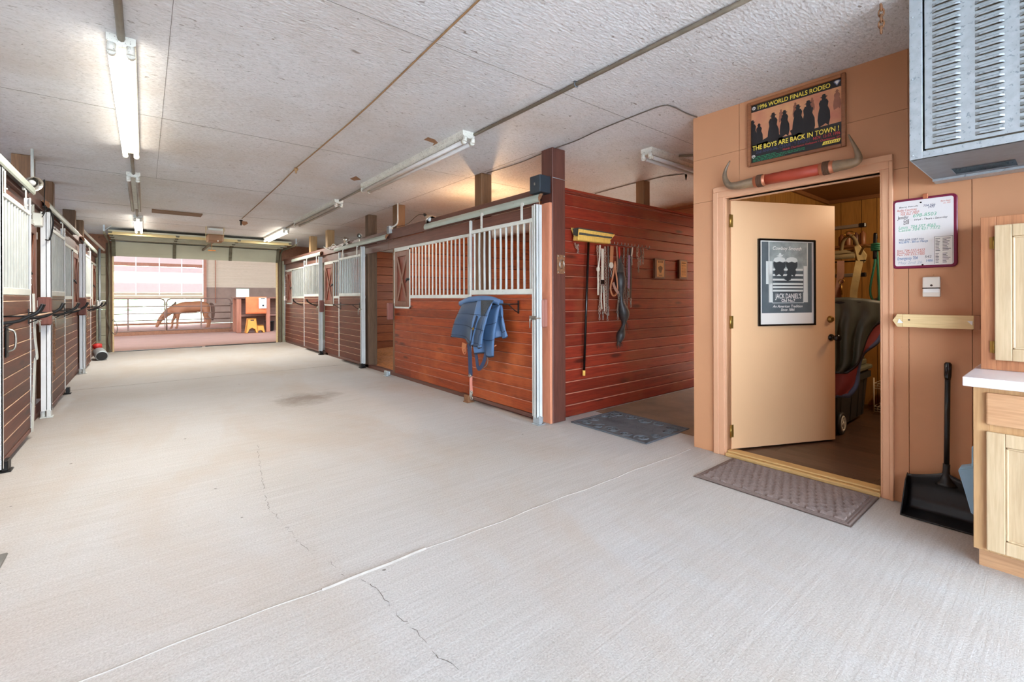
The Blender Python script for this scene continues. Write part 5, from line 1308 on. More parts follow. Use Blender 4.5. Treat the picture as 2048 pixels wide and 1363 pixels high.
for y0, y1 in ((-.15, .252), (-.60, -.17)): pbox('drawer_front', (cx - .019, cx, y0, y1, .680, .822), 'cab_wood_y', cb_, .006, 2)
tag(MB().box(2.905, XT - .002, -.66, .325, CT, .887).build('countertop', 'laminate', bevel=.004, seg=2), 'white laminate worktop on the oak base cabinet', 'worktop')
hu = thing('hutch_cabinet', (3.43, -.2, .888), 'brown framed wall cabinet with pale panel door standing above the worktop', 'cabinet')
hx0 = 3.28
pbox('carcass', (hx0 + .02, XT - .002, cy0, .298, .888, 1.645), 'hutch_frame', hu)
ff = MB()
for y0, y1, z0, z1 in ((.246, .300, .888, 1.648), (cy0, .246, 1.596, 1.648), (cy0, .246, .888, .945), (-.2, -.14, .945, 1.6)): ff.rn = random.random(); ff.box(hx0, hx0 + .02, y0, y1, z0, z1)
ff.build('face_frame', 'hutch_frame', hu, bevel=.0015)
d1 = cab_door(hu, hx0, -.16, .250, .938, 1.602); cab_door(hu, hx0, -.59, -.18, .938, 1.602)
for z in (1.50, .985):
    h = MB(); h.box(hx0 - .006, hx0, .250, .268, z - .012, z + .045); h.tube([(hx0 - .008, .254, z - .014), (hx0 - .008, .254, z + .047)], .004, 8); h.build('hinge', 'brass', d1)

# dustpans
dpn_ = thing('lobby_dustpan', (3.45, .47, 0), 'black long-handled lobby dustpan leaning on the tan wall', 'dustpan')
def panfn(u, v):
    # u across (Y .62 -> .30), v from the front lip up over the back
    y = .630 - .335 * u
    prof = [(3.365, .006), (3.43, .008), (3.50, .018), (3.535, .06), (3.545, .14), (3.53, .20)]
    k = v * (len(prof) - 1); i = min(int(k), len(prof) - 2); t = k - i
    x = prof[i][0] + (prof[i + 1][0] - prof[i][0]) * t; z = prof[i][1] + (prof[i + 1][1] - prof[i][1]) * t
    if v > .75: z += .055 * (1 - abs(u - .5) * 2) ** 1.5 * (v - .75) / .25
    return V((x, y, z))
pn = MB(); pn.slab(panfn, 16, 20, .005)
for y, s in ((.630, 1), (.295, -1)):
    pn.prism([(3.365, y, .004), (3.545, y, .02), (3.55, y, .20), (3.49, y, .17), (3.40, y, .05)], (0, .005 * s, 0))
pn.build('pan', 'black_plastic', dpn_)
MB().tube(curve([(3.535, .463, .18), (3.54, .463, .25), (3.545, .462, .30)], 5), [.05, .04, .03, .022, .018, .017, .016, .016, .016, .016, .016], 12).build('neck', 'black_plastic', dpn_)
MB().tube([(3.545, .462, .26), (3.552, .457, .80)], .0125, 12).build('handle', 'black_plastic', dpn_)
g = MB(); g.tube([(3.552, .457, .78), (3.5525, .4568, .80), (3.554, .456, .868), (3.554, .456, .878)], [.013, .016, .0165, .010], 12); g.build('grip', 'black_gloss', dpn_)
M['blue_plastic'] = mat('blue_plastic', C(142, 180, 208), .4, var=.06)
bp_ = thing('hand_dustpan', (3.30, .33, .2), 'small light blue dustpan tucked between cabinet and black dustpan', 'dustpan')
qx = 3.22
MB().prism([onX(x, y, qx) for x, y in [(1916, 940), (1953, 936), (1955, 1034), (1942, 1026), (1928, 978)]], (.012, 0, 0)).build('pan', 'blue_plastic', bp_, bevel=.003)
MB().prism([onX(x, y, qx) for x, y in [(1916, 940), (1920, 934), (1953, 930), (1953, 937)]], (.06, 0, 0)).build('pan_rim', 'blue_plastic', bp_, bevel=.002)
MB().prism([onX(x, y, qx) for x, y in [(1943, 936), (1943, 893), (1953, 890), (1953, 936)]], (.014, 0, 0)).build('handle', 'blue_plastic', bp_, bevel=.003)
# ================================================================== TACK ROOM CONTENT
M['arm_grey'] = plain('arm_grey', C(150, 142, 132), .45, .3)
def arm(x, z, y1, label):
    t = thing('saddle_peg', (x, 1.88, z), label, 'rack arm')
    MB().bar((x, 1.885, z), (x, y1, z + .01), .045, .035).build('arm', 'arm_grey', t, bevel=.004); MB().bar((x, y1 + .004, z + .01), (x, y1 - .05, z + .011), .052, .042).build('end_cap', 'black_plastic', t, bevel=.006); pbox('wall_plate', (x - .05, x + .05, 1.878, 1.885, z - .08, z + .08), 'arm_grey', t)
arm(5.6, 1.955, 1.36, 'upper empty saddle arm on the tack room wall'); arm(5.6, 1.46, 1.36, 'lower saddle arm just above the dark blanket')
M['olive_pad'] = mat('olive_pad', C(128, 112, 78), .8, var=.15, scale=8); M['strap_pink'] = mat('strap_pink', C(172, 128, 108), .8, var=.12); M['strap_tan'] = mat('strap_tan', C(170, 150, 102), .8, var=.15)
M['grey_wool'] = mat('grey_wool', C(110, 112, 98), .9, var=.2, scale=30)
sr = thing('saddle_rack', (5.5, 1.6, 1.58), 'olive saddle rack with two rails and pale end inside tack room', 'rack')
for dz in (0, .045): MB().tube([(5.50 - dz, 1.885, 1.68 - dz), (5.50 - dz, 1.37, 1.70 - dz)], .024, 10).build('rail', 'olive_pad', sr)
MB().prism([(5.47, 1.355, 1.60), (5.52, 1.30, 1.58), (5.52, 1.28, 1.66), (5.49, 1.34, 1.77), (5.46, 1.38, 1.74)], (.05, .02, 0)).build('end_piece', 'strap_tan', sr, bevel=.01); MB().bar((5.5, 1.88, 1.60), (5.5, 1.29, 1.605), .02, .012).build('lower_rod', 'iron', sr)
def hang(pts, w, m, label, nm='hanging_strap', cat='strap', buckle=None):
    t = thing(nm, V(pts[-1]), label, cat); ribbon(curve(pts, 5), w, .006, (-.9, -.3, 0)).build('strap', m, t)
    if buckle:
        b = MB(); b.ring(V(buckle), (-.9, -.3, 0), .022, .004, 16, 6); b.tube([V(buckle) + V((0, 0, -.02)), V(buckle) + V((0, 0, -.13))], [.006, .009], 8); b.build('snap', 'brass', t)
    return t
hang([(5.42, 1.475, 1.61), (5.41, 1.475, 1.45), (5.40, 1.50, 1.20), (5.42, 1.50, 1.05)], .06, 'strap_pink', 'pinkish leather strap hanging below the olive saddle rack', buckle=(5.37, 1.455, 1.40))
hang([(5.46, 1.33, 1.60), (5.40, 1.34, 1.45), (5.38, 1.36, 1.25), (5.40, 1.34, 1.05)], .06, 'strap_tan', 'wide tan fleece girth hanging beside the pinkish strap', 'girth', 'girth')
bt_ = thing('bridle', (5.55, 1.45, 1.72), 'buckled leather bridle strap looped over the olive saddle rack', 'bridle')
MB().tube(curve([(5.52, 1.5, 1.66), (5.5, 1.48, 1.80), (5.5, 1.42, 1.86), (5.5, 1.37, 1.80), (5.52, 1.36, 1.70)], 6), .018, 8).build('strap', 'olive_pad', bt_)
k = MB(); k.ring((5.47, 1.415, 1.875), (-.9, -.3, .1), .03, .005, 14, 6, 1.3, (0, 1, 0)); k.build('buckle', 'brass', bt_)
tag(MB().slab(lambda u, v: V((5.30 + .03 * math.sin(v * 9), 1.70 - .17 * u - .03 * math.sin(v * 5 + u * 7), 1.60 - .58 * v)), 8, 14, .03).build('wool_pad', 'grey_wool'), 'grey-green wool pad hanging just behind the door edge', 'pad')
for i, (yy, hh, cc) in enumerate(((1.63, .13, (120, 70, 40)), (1.57, .16, (150, 100, 66)), (1.50, .14, (96, 60, 44)), (1.44, .15, (132, 84, 50)))):
    m_ = mat('tin', C(*cc), .4, var=.1); b = MB(); b.lathe([(.026, 0), (.028, .01), (.028, hh - .03), (.012, hh - .01), (.012, hh)], (5.95, yy - .02, 1.80), (0, 0, 1), 14)
    tag(b.build('bottle', m_), ['short brown bottle on tack room shelf, leftmost', 'tall tan bottle on tack room shelf', 'dark brown bottle on tack room shelf', 'amber bottle nearest the bridle on tack room shelf'][i], 'bottle', 'bottles on the tack room shelf')
tag(MB().box(5.85, 6.05, 1.30, 1.885, 1.775, 1.80).build('wall_shelf', 'panel_ceil', bevel=.003), 'narrow brown shelf on the tack room side wall', 'shelf')
M['cord_green'] = plain('cord_green', C(40, 130, 96), .6)
gl_ = thing('lead_rope', (4.95, 1.08, 1.2), 'green lead rope looped on a hook near the door jamb, tack room', 'rope')
MB().tube(curve([(4.98, 1.10, 1.70), (4.96, 1.10, 1.55), (4.95, 1.13, 1.32), (4.95, 1.11, 1.22), (4.96, 1.07, 1.24), (4.97, 1.08, 1.5), (4.98, 1.09, 1.72)], 6), .009, 8).build('rope', 'cord_green', gl_)
w_ = MB()
for k in range(4): w_.ring((4.98, 1.095, 1.66 + k * .016), (0, 0, 1), .03, .009, 14, 6)
w_.build('wrap', 'cord_green', gl_); MB().tube(curve([(5.0, 1.10, 1.76), (4.98, 1.10, 1.80), (4.97, 1.10, 1.72), (4.96, 1.10, 1.58)], 5), .014, 8).build('snap', 'iron', gl_)
tag(MB().tube(curve([(5.35, 1.30, 1.66), (5.25, 1.24, 1.72), (5.1, 1.16, 1.70), (5.0, 1.11, 1.70)], 5), .012, 8).build('pale_hook', 'strap_tan'), 'pale bent bar reaching from rack to green rope', 'hook')
# dark blanket with red lining over a rail
M['blanket_dark'] = mat('blanket_dark', C(66, 70, 60), .5, var=.2, scale=4); M['lining_red'] = mat('lining_red', C(150, 62, 58), .55, var=.15, scale=5); M['edge_blue'] = mat('edge_blue', C(80, 92, 122), .6, var=.1)
tb = thing('horse_blanket', (4.75, 1.25, .35), 'dark green horse blanket with red lining and blue binding inside tack room', 'blanket')
def onV(px, py, off=0.0):
    """point on the upright plane the blanket hangs in; off moves it away from the camera"""
    px, py = _un(px, py); a = (px - 1024) / F; rx, ry = SI + CO * a, CO - SI * a
    P = V((4.60 + off * .83, 1.36 + off * .55, 0)); d = V((.55, -.835, 0)).normalized()
    k = (P.x * d.y - P.y * d.x) / (rx * d.y - ry * d.x)
    return V((k * rx, k * ry, H - (py - HY) * k / F))
def prof(pts, v):
    k = v * (len(pts) - 1); i = min(int(k), len(pts) - 2); t = k - i
    return V(pts[i]).lerp(V(pts[i + 1]), t)
R_SH = curve([(1772, 604, 0), (1768, 636, 0), (1748, 652, 0), (1734, 672, 0), (1724, 700, 0), (1714, 728, 0), (1694, 744, 0)], 4)
R_LN = curve([(1776, 612, 0), (1768, 655, 0), (1752, 684, 0), (1726, 704, 0), (1716, 730, 0), (1712, 768, 0), (1698, 790, 0)], 4)
def bl(u, v):
    r = prof(R_SH, v); x = 1628 + (r.x - 1628) * u; y = (598 + 146 * v) * (1 - u) + r.y * u - 6 * math.sin(u * 3.14) * (1 - v)
    return onV(x, y, .020 * math.sin(u * 23 - v * 7) * min(1, v * 3) + .04 * (1 - v) ** 4)
MB().slab(bl, 50, 30, .018).build('outer_shell', 'blanket_dark', tb)
def ln(u, v):
    r = prof(R_LN, v); x = 1628 + (r.x - 1628) * u; y = (604 + 186 * v) * (1 - u) + r.y * u
    return onV(x, y, .075 + .012 * math.sin(u * 14 + v * 9) - .02 * math.sin(v * 3.14))
MB().slab(ln, 30, 30, .035).build('lining', 'lining_red', tb)
MB().tube([ln(1, i / 24) for i in range(2, 25)] + [ln(1 - i / 8, 1) for i in range(1, 9)], .022, 8).build('binding', 'edge_blue', tb)
MB().tube([bl(1, i / 24) for i in range(25)] + [bl(1 - i / 8, 1) for i in range(1, 9)], .012, 8).build('hem', 'black_plastic', tb)
pr_ = thing('blanket_rail', (4.9, 1.5, 1.2), 'dark rail carrying the green blanket in the tack room', 'rail'); MB().tube([(4.50, 1.56, 1.20), (5.05, .78, 1.20)], .016, 10).build('rail', 'iron', pr_); MB().tube([(4.66, 1.33, 1.20), (4.90, 1.885, 1.18)], .014, 8).build('support', 'iron', pr_)
# wheeled tote, clutter
M['tote'] = mat('tote', C(50, 52, 54), .45, var=.15, scale=6); M['tote_lid'] = mat('tote_lid', C(112, 116, 96), .5, var=.12)
tt = thing('wheeled_tote', (5.28, 1.55, .02), 'black wheeled storage tote on the tack room floor', 'storage tote')
b = MB(); b.prism([(4.86, 1.36, .05), (5.70, 1.36, .05), (5.76, 1.33, .52), (4.80, 1.33, .52)], (0, .46, 0)); b.build('bin', 'tote', tt, bevel=.012)
rb = MB()
for x in (4.94, 5.24, 5.46, 5.62): rb.obox((x, 1.352, .07), (.022, 0, 0), (.0, -.022, .42), (0, .02, 0))
rb.box(4.80, 5.76, 1.31, 1.335, .44, .50); rb.build('rib', 'tote', tt)
pbox('lid', (4.78, 5.78, 1.30, 1.84, .52, .565), 'tote_lid', tt, .012)
for y in (1.34, 1.82):
    w = MB(); w.ring((4.86, y - .02, .115), (0, 1, 0), .085, .018, 24, 8); o = w.build('wheel', 'tote', tt)
    r = MB(); r.ring((4.86, y - .03, .115), (0, 1, 0), .062, .010, 24, 6); r.lathe([(.02, -.012), (.02, .012)], (4.86, y - .03, .115), (0, 1, 0), 12)
    for k in range(6): a = k * math.pi / 3; r.bar((4.86, y - .032, .115), (4.86 + .06 * math.cos(a), y - .032, .115 + .06 * math.sin(a)), .014, .008, (0, 1, 0))
    r.build('wheel_hub', 'white_paint', o)
hs = thing('tool_tray', (5.5, 1.5, .57), 'grey-green handled tray lying on top of the black tote', 'tray')
pbox('tray', (5.30, 5.74, 1.34, 1.62, .566, .62), 'tote_lid', hs, .01); MB().tube(curve([(5.34, 1.36, .62), (5.40, 1.36, .70), (5.64, 1.36, .71), (5.70, 1.36, .62)], 5), .012, 8).build('handle', 'tote_lid', hs)
M['wire_white'] = plain('wire_white', C(226, 214, 190), .4)
ws = thing('wire_shelf', (6.15, 1.0, .03), 'low white wire shelf unit against the tack room back wall', 'wire shelf')
for z in (.10, .34):
    g = MB()
    for k in range(4): g.tube([(5.95, 1.33, z - .05 * (k in (0,)) - .025 * (k == 1)), (5.95, .45, z - .05 * (k in (0,)) - .025 * (k == 1))], .004, 5) if k < 2 else None
    g.tube([(5.95, 1.33, z), (5.95, .45, z)], .004, 5); g.tube([(6.40, 1.33, z), (6.40, .45, z)], .004, 5); g.tube([(6.15, 1.33, z), (6.15, .45, z)], .004, 5)
    for i in range(28): y = 1.33 - i * .0325; g.tube([(5.95, y, z - .05), (5.95, y, z), (6.40, y, z)], .003, 5)
    g.build('wire_deck', 'wire_white', ws)
for y in (1.33, .45):
    for x in (5.95, 6.40): MB().tube([(x, y, .02), (x, y, .40)], .007, 6).build('upright', 'wire_white', ws)
tag(MB().box(6.02, 6.30, .75, 1.28, .105, .27).build('cardboard_box', mat('kraft', C(170, 128, 74), .8), bevel=.004), 'brown box on the lower deck of the wire shelf', 'box')
rg_ = random.Random(9)
tag(MB().slab(lambda u, v: V((6.0 + .30 * u, 1.28 - .45 * v, .36 + .10 * math.sin(u * 3.1) * math.sin(v * 3.1) + .02 * math.sin(u * 17 + v * 11))), 14, 14, .02).build('cloth_bundle', 'grey_wool'), 'crumpled grey cloth on the upper deck of the wire shelf', 'cloth')
tag(MB().tube(curve([(5.25, 1.2, 1.16), (5.3, 1.1, 1.22), (5.25, 1.02, 1.28), (5.3, .95, 1.22)], 5), .05, 10).build('dark_bundle', 'edge_dark'), 'dark brown bundle beside the green rope in tack room', 'bundle')

# ================================================================== CORRIDOR WALL: BROOM, LEADS, PLAQUES
def cw(px, py, n=.03): return onY(px, py, YB - n)
br = thing('push_broom', cw(1170, 752, .05), 'push broom hung head-up with black handle on red corridor wall', 'broom')
M['bristle'] = mat('bristle', C(224, 176, 84), .8, var=.15, scale=60, stretch=(1, 1, .1)); M['bristle_dark'] = mat('bristle_dark', C(70, 66, 56), .9, var=.25, scale=50)
L0, L1 = cw(1147, 472, .05), cw(1214, 482, .05)
x0, x1, zb = L0.x, L1.x, 1.885
b = MB(); b.prism([(x0 + .02, YB - .035, zb), (x1 - .02, YB - .035, zb - .0), (x1 + .02, YB - .02, zb + .075), (x0 - .01, YB - .02, zb + .09)], (0, -.012, 0)); b.prism([(x0 + .02, YB - .10, zb - .02), (x1 - .02, YB - .10, zb - .02), (x1 + .03, YB - .14, zb + .055), (x0 - .01, YB - .14, zb + .065)], (0, .012, 0))
b.build('bristle_skirt', 'bristle', br)
MB().prism([(x0 + .01, YB - .036, zb + .01), (x1 - .01, YB - .036, zb + .01), (x1 + .02, YB - .034, zb + .072), (x0, YB - .034, zb + .082)], (0, -.09, 0)).build('bristle_core', 'bristle_dark', br)
pbox('broom_block', (x0 + .01, x1 - .01, YB - .11, YB - .03, zb - .045, zb), 'bristle', br, .008)
ht_, hb_ = cw(1177, 490, .06), cw(1168, 740, .05)
MB().tube([ht_ + V((0, 0, .03)), hb_], .0135, 12).build('handle', 'black_gloss', br); MB().tube([hb_, hb_ + (hb_ - ht_).normalized() * .055], .015, 12).build('wooden_tip', 'bristle', br)
hr = thing('hook_rail', (4.3, YB, 1.83), 'rail of hooks for leads and chains on the red corridor wall', 'hook rail')
pbox('strip', (3.50, 4.82, YB - .014, YB - .001, 1.828, 1.866), 'board_corr', hr)
hk = MB()
HKX = [3.56, 3.66, 3.93, 3.98, 4.05, 4.12, 4.18, 4.25, 4.31, 4.37, 4.44, 4.5, 4.57, 4.64, 4.72, 4.79]
for x in HKX: MB().tube(curve([(x, YB - .014, 1.85), (x, YB - .05, 1.845), (x, YB - .06, 1.86), (x, YB - .058, 1.875)], 4), .004, 6).build('hook', 'steel', hr)
M['chain_tan'] = mat('chain_tan', C(168, 140, 120), .5, .5, .2, 30); M['lead_cream'] = mat('lead_cream', C(206, 190, 168), .8, var=.1, scale=30); M['leather_tan'] = mat('leather_tan', C(184, 116, 76), .5, var=.12, scale=10); M['leather_dark'] = mat('leather_dark', C(74, 58, 50), .6, var=.2, scale=12); M['tail_wrap'] = mat('tail_wrap', C(58, 54, 52), .45, var=.4, scale=18); M['hair'] = mat('hair', C(72, 62, 54), .9, var=.4, scale=60, stretch=(1, 1, .1)); M['strap_purple'] = mat('strap_purple', C(150, 116, 138), .7, var=.12)
def hp(px, py, n=.05): return onY(px, py, YB - n)
def snap(mb, p, s=1.0): mb.ring(p, (0, 1, 0), .014 * s, .0035 * s, 12, 5, 1.4, (0, 0, 1)); mb.tube([p + V((0, 0, -.018 * s)), p + V((0, 0, -.055 * s))], [.006 * s, .009 * s], 8); mb.ring(p + V((0, 0, -.07 * s)), (0, 1, 0), .012 * s, .003 * s, 10, 5, 1.4, (0, 0, 1)); return mb
M['chain_grey'] = mat('chain_grey', C(126, 108, 96), .5, .5, .25, 30)
for i, (path, m, lk, wr, lab) in enumerate([
    ([hp(1195, 492), hp(1198, 540), hp(1201, 590), hp(1199, 622)], 'chain_tan', .045, .0055, 'heavy tan chain hanging leftmost on the hook rail'),
    ([hp(1210, 494), hp(1211, 545), hp(1212, 600), hp(1211, 626), hp(1206, 622)], 'chain_tan', .042, .0045, 'long tan chain hanging right of the white strap'),
    ([hp(1216, 492), hp(1217, 540), hp(1216, 580), hp(1215, 624)], 'chain_grey', .03, .0035, 'finer brown chain beside the tan leather strap'),
    ([hp(1248, 495), hp(1247, 530), hp(1249, 570), hp(1250, 600)], 'chain_grey', .034, .004, 'dark chain hanging behind the wrapped tail'),
    ([hp(1256, 496), hp(1254, 540), hp(1255, 580), hp(1254, 610)], 'chain_grey', .03, .004, 'brown chain between wrapped tail and purple strap'),
    ([hp(1275, 494), hp(1274, 510), hp(1278, 522), hp(1277, 528)], 'chain_tan', .045, .005, 'short chain with big links near right end of hook rail'),
    ([hp(1281, 496), hp(1283, 510), hp(1281, 514)], 'chain_grey', .03, .004, 'short grey chain second from right end of hook rail'),
    ([hp(1286, 496), hp(1287, 508), hp(1286, 512)], 'chain_tan', .03, .004, 'very short chain at far right end of hook rail'),
    ([hp(1150, 486, .03), hp(1153, 496, .03), hp(1156, 488, .03)], 'chain_tan', .03, .004, 'small chain loop hanging under the broom head')]):
    mb = chain(path, lk, wr); t = thing('lead_chain', path[-1], lab, 'chain'); mb.build('links', m, t)
    e = MB(); snap(e, path[-1] + V((0, 0, -.02)), .9); e.build('snap_hook', 'steel', t)
def strap(path, w, m, lab, nm, cat, th=.006, extra=None):
    t = thing(nm, path[-1], lab, cat); ribbon(curve(path, 5), w, th, (0, -1, 0)).build('strap', m, t)
    e = MB(); snap(e, path[-1] + V((0, -.004, -.02))); e.build('snap_hook', 'steel', t); return t
t = strap([hp(1205, 497, .065), hp(1205, 530, .07), hp(1205, 565, .07)], .038, 'lead_cream', 'white flat strap with black keeper on the hook rail', 'lead_strap', 'strap')
pbox('keeper', tuple(c for k in [hp(1205, 565, .07)] for c in (k.x - .024, k.x + .024, k.y - .008, k.y + .006, k.z - .015, k.z + .03)), 'black_gloss', t)
MB().tube([hp(1203, 570, .07), hp(1202, 600, .07), hp(1204, 618, .07)], .008, 8).build('cord', 'lead_cream', t); MB().tube([hp(1207, 570, .07), hp(1208, 600, .07), hp(1209, 622, .07)], .008, 8).build('cord', 'lead_cream', t)
t = thing('lead_rope', hp(1197, 600, .07), 'cream lead rope with knot at the left of the hook rail', 'rope')
MB().tube(curve([hp(1200, 490, .075), hp(1199, 515, .08), hp(1196, 538, .08), hp(1196, 572, .08), hp(1196, 590, .08)], 6), .009, 8).build('rope', 'lead_cream', t)
MB().lathe([(.004, -.03), (.018, -.015), (.02, .01), (.005, .03)], hp(1196, 538, .08), (0, 0, 1), 12).build('knot', 'lead_cream', t)
t = strap([hp(1224, 492, .06), hp(1223, 515, .06), hp(1222, 535, .06)], .05, 'leather_tan', 'tan leather strap with round buckle at middle of hook rail', 'leather_strap', 'strap', .008)
MB().lathe([(.034, 0), (.034, .008), (.022, .012), (.020, .006), (.004, .006)], hp(1222, 530, .066), (0, -1, 0), 20).build('round_buckle', 'lead_cream', t)
MB().tube(curve([hp(1230, 522, .07), hp(1226, 550, .07), hp(1221, 575, .07), hp(1225, 590, .07), hp(1232, 588, .07), hp(1235, 572, .07), hp(1232, 545, .07), hp(1230, 524, .07)], 5), .010, 8).build('loop', 'leather_tan', t)
t = strap([hp(1226, 565, .085), hp(1231, 578, .085), hp(1237, 586, .085)], .035, 'strap_pink', 'short pinkish leather strap with buckle inside the tan loop', 'buckle_strap', 'strap')
strap([hp(1233, 492, .055), hp(1235, 520, .055), hp(1236, 555, .055), hp(1237, 590, .055), hp(1235, 620, .055)], .02, 'chain_tan', 'narrow brown lead with brass snap beside the wrapped tail', 'lead_strap', 'strap')
strap([hp(1217, 495, .045), hp(1217, 550, .045), hp(1216, 612, .045)], .012, 'leather_dark', 'thin dark strap hanging behind the tan leather strap', 'lead_strap', 'strap')
t = strap([hp(1258, 510, .055), hp(1258, 545, .055), hp(1257, 576, .055)], .032, 'strap_purple', 'purple and pink strap hanging rightmost of the long leads', 'lead_strap', 'strap')
strap([hp(1261, 496, .04), hp(1262, 550, .04), hp(1261, 596, .04)], .026, 'leather_dark', 'black strap hanging behind the purple strap', 'lead_strap', 'strap')
strap([hp(1265, 494, .05), hp(1264, 505, .05), hp(1263, 512, .05)], .02, 'lead_cream', 'short pale strap end near the big link chain', 'lead_strap', 'strap')
strap([hp(1238, 494, .06), hp(1240, 520, .06), hp(1239, 534, .06)], .022, 'red', 'short red strap with snaps above the wrapped tail', 'lead_strap', 'strap')
t = thing('tail_extension', hp(1240, 684), 'long dark tail wrapped in black tape hanging from hook rail', 'horse tail')
tp = curve([hp(1240, 545, .06), hp(1241, 575, .07), hp(1243, 605, .075), hp(1248, 628, .075), hp(1247, 650, .075), hp(1242, 668, .075), hp(1238, 684, .07)], 5); n = len(tp)
MB().tube(tp, [(.045 + .018 * math.sin(i * .55)) * (1 if i < n * .55 else .85 - .25 * (i / n - .55)) for i in range(n)], 14).build('wrapped_braid', 'tail_wrap', t)
MB().tube(curve([hp(1240, 500, .05), hp(1240, 525, .055), hp(1240, 550, .06)], 5), [.008, .01, .014, .02, .026, .03, .034, .036, .038, .04, .042], 10).build('hanger', 'hair', t)
hh_ = MB(); rr = random.Random(4); e0 = tp[-1]
for k in range(26): q = e0 + V((rr.uniform(-.05, .05), rr.uniform(-.03, .03), -rr.uniform(.03, .07))); hh_.tube([e0 + V((rr.uniform(-.02, .02), 0, .03)), q], [.006, .001], 5)
for k in range(10): q = tp[int(n * .6)]; hh_.tube([q + V((.03, 0, .02)), q + V((.05 + rr.uniform(0, .05), rr.uniform(-.02, .02), -rr.uniform(.05, .16)))], [.002, .0008], 4)
hh_.build('loose_hair', 'hair', t)
for i, (x0, x1, z0, z1, lab) in enumerate(((4.945, 5.165, 1.485, 1.735, 'small wooden plaque with printed picture on the corridor wall, nearer the leads'), (5.50, 5.70, 1.495, 1.745, 'small wooden plaque with pale printed text, nearer the tan wall'))):
    t = thing('wall_plaque', ((x0 + x1) / 2, YB, z0), lab, 'plaque')
    pbox('plaque_board', (x0, x1, YB - .035, YB - .001, z0, z1), wood('plaque_wood', C(86, 52, 32), C(118, 76, 48), 'Z', .5, .1, 0, .1) if i == 0 else M['plaque_wood'] if 'plaque_wood' in M else 'hatch_wood', t, .004)
    M['plaque_wood'] = bpy.data.materials['plaque_wood']
    pbox('print', (x0 + .035, x1 - .03, YB - .036, YB - .035, z0 + .022, z1 - .022), mat('aged_print', C(206, 164, 108), .6, var=.14, scale=18), t)
    k = MB(); cx = (x0 + x1) / 2 + .002; yy = YB - .0362
    def rb(a, b, c, d): k.box(cx + a, cx + b, yy - .0006, yy, z0 + c, z0 + d)
    if i == 0:
        for j, (a, b) in enumerate(((-.05, -.03), (-.022, -.004), (.004, .022), (.03, .055))): rb(a, b, .196, .222)
        k.prism([(cx + .06 * math.cos(q) * (.7 + .2 * math.sin(3 * q)), yy, z0 + .115 + .045 * math.sin(q)) for q in [2 * math.pi * w / 20 for w in range(20)]], (0, -.0006, 0)); rb(-.045, .045, .055, .059); rb(-.035, .04, .034, .044)
    else:
        for j in range(9): rb(-.052, -.006, .045 + j * .016, .050 + j * .016); rb(.006, .050, .045 + j * .016, .050 + j * .016)
        rb(-.05, .05, .20, .215)
    k.build('printed_marks', mat('aged_ink', C(112, 84, 56), .7, var=.3, scale=60), t)

# ================================================================== BLUE BLANKET ON THE DOOR
M['quilt_blue'] = mat('quilt_blue', C(78, 108, 146), .5, var=.10, scale=6); M['quilt_navy'] = mat('quilt_navy', C(56, 72, 94), .5, var=.10, scale=5); M['seam'] = plain('seam', C(28, 36, 54), .8); M['fleece'] = mat('fleece', C(60, 62, 64), .95, var=.4, scale=80, bmp=.8, bsc=90); M['web_navy'] = plain('web_navy', C(44, 58, 86), .7); M['web_pink'] = plain('web_pink', C(212, 136, 120), .7)
BX = 2.86
def bq(px, py, X=BX): return onX(px, py, X)
hb = thing('horse_blanket', bq(960, 700), 'blue quilted horse blanket folded over the rack on the nearest right stall door', 'blanket')
def quilt(name, tl, tr, bl_, br_, m, n_seam, dx=0.0, puff=.016, th=.03, fold=0, nu=22, nv=34):
    tl, tr, bl_, br_ = V(tl), V(tr), V(bl_), V(br_)
    def fn(u, v):
        a = tl.lerp(tr, u); b = bl_.lerp(br_, u); p = a.lerp(b, v)
        p.x += -dx * math.sin(v * math.pi) * .5 - .03 * math.sin(u * 7 + v * 2.0) * v - fold * math.sin(u * 12 + 1) * (v ** 1.2)
        p.z += .012 * math.sin(u * 6.3) * v
        return p
    def tk(u, v):
        s = abs(math.sin(v * n_seam * math.pi)); e = min(1, min(u, 1 - u) / .05)
        return th * (.35 + .65 * s ** .5) * (.4 + .6 * e)
    o = MB().slab(fn, nu, nv, tk).build(name, m, hb)
    sm = MB()
    for k in range(1, int(n_seam) + 1):
        v = k / n_seam
        if v > .985: continue
        sm.tube([fn(i / 20, v) + V((-th * .24, 0, 0)) for i in range(21)], .0035, 5)
    sm.build('seam', 'seam', o)
    hem = MB(); hem.tube([fn(i / 20, 1) + V((-.004, 0, 0)) for i in range(21)], .009, 6); hem.build('hem', 'seam', o)
    return o, fn
rackX = 2.86
# back flap, middle flap, front flap
quilt('back_flap', bq(985, 604, 2.90), bq(1003, 606, 2.90), bq(993, 676, 2.93), bq(1018, 672, 2.93), 'quilt_blue', 2.4, .02, fold=.01)
quilt('lower_flap', bq(944, 630, 2.87), bq(1000, 610, 2.86), bq(955, 706, 2.88), bq(990, 712, 2.88), 'quilt_blue', 3.0, .03, fold=.014)
o, ff1 = quilt('front_flap', bq(926, 606, 2.84), bq(983, 600, 2.82), bq(908, 672, 2.83), bq(960, 692, 2.80), 'quilt_navy', 3.2, .05, fold=.012)
quilt('front_panel', bq(955, 601, 2.81), bq(986, 602, 2.80), bq(945, 690, 2.79), bq(966, 694, 2.79), 'quilt_blue', 3.2, .04, fold=.008, th=.024)
tp_ = MB(); tp_.tube(curve([bq(922, 607, 2.86), bq(940, 599, 2.85), bq(965, 597, 2.85), bq(985, 599, 2.86), bq(1002, 606, 2.88)], 6), .034, 10); tp_.build('folded_top', 'quilt_blue', hb)
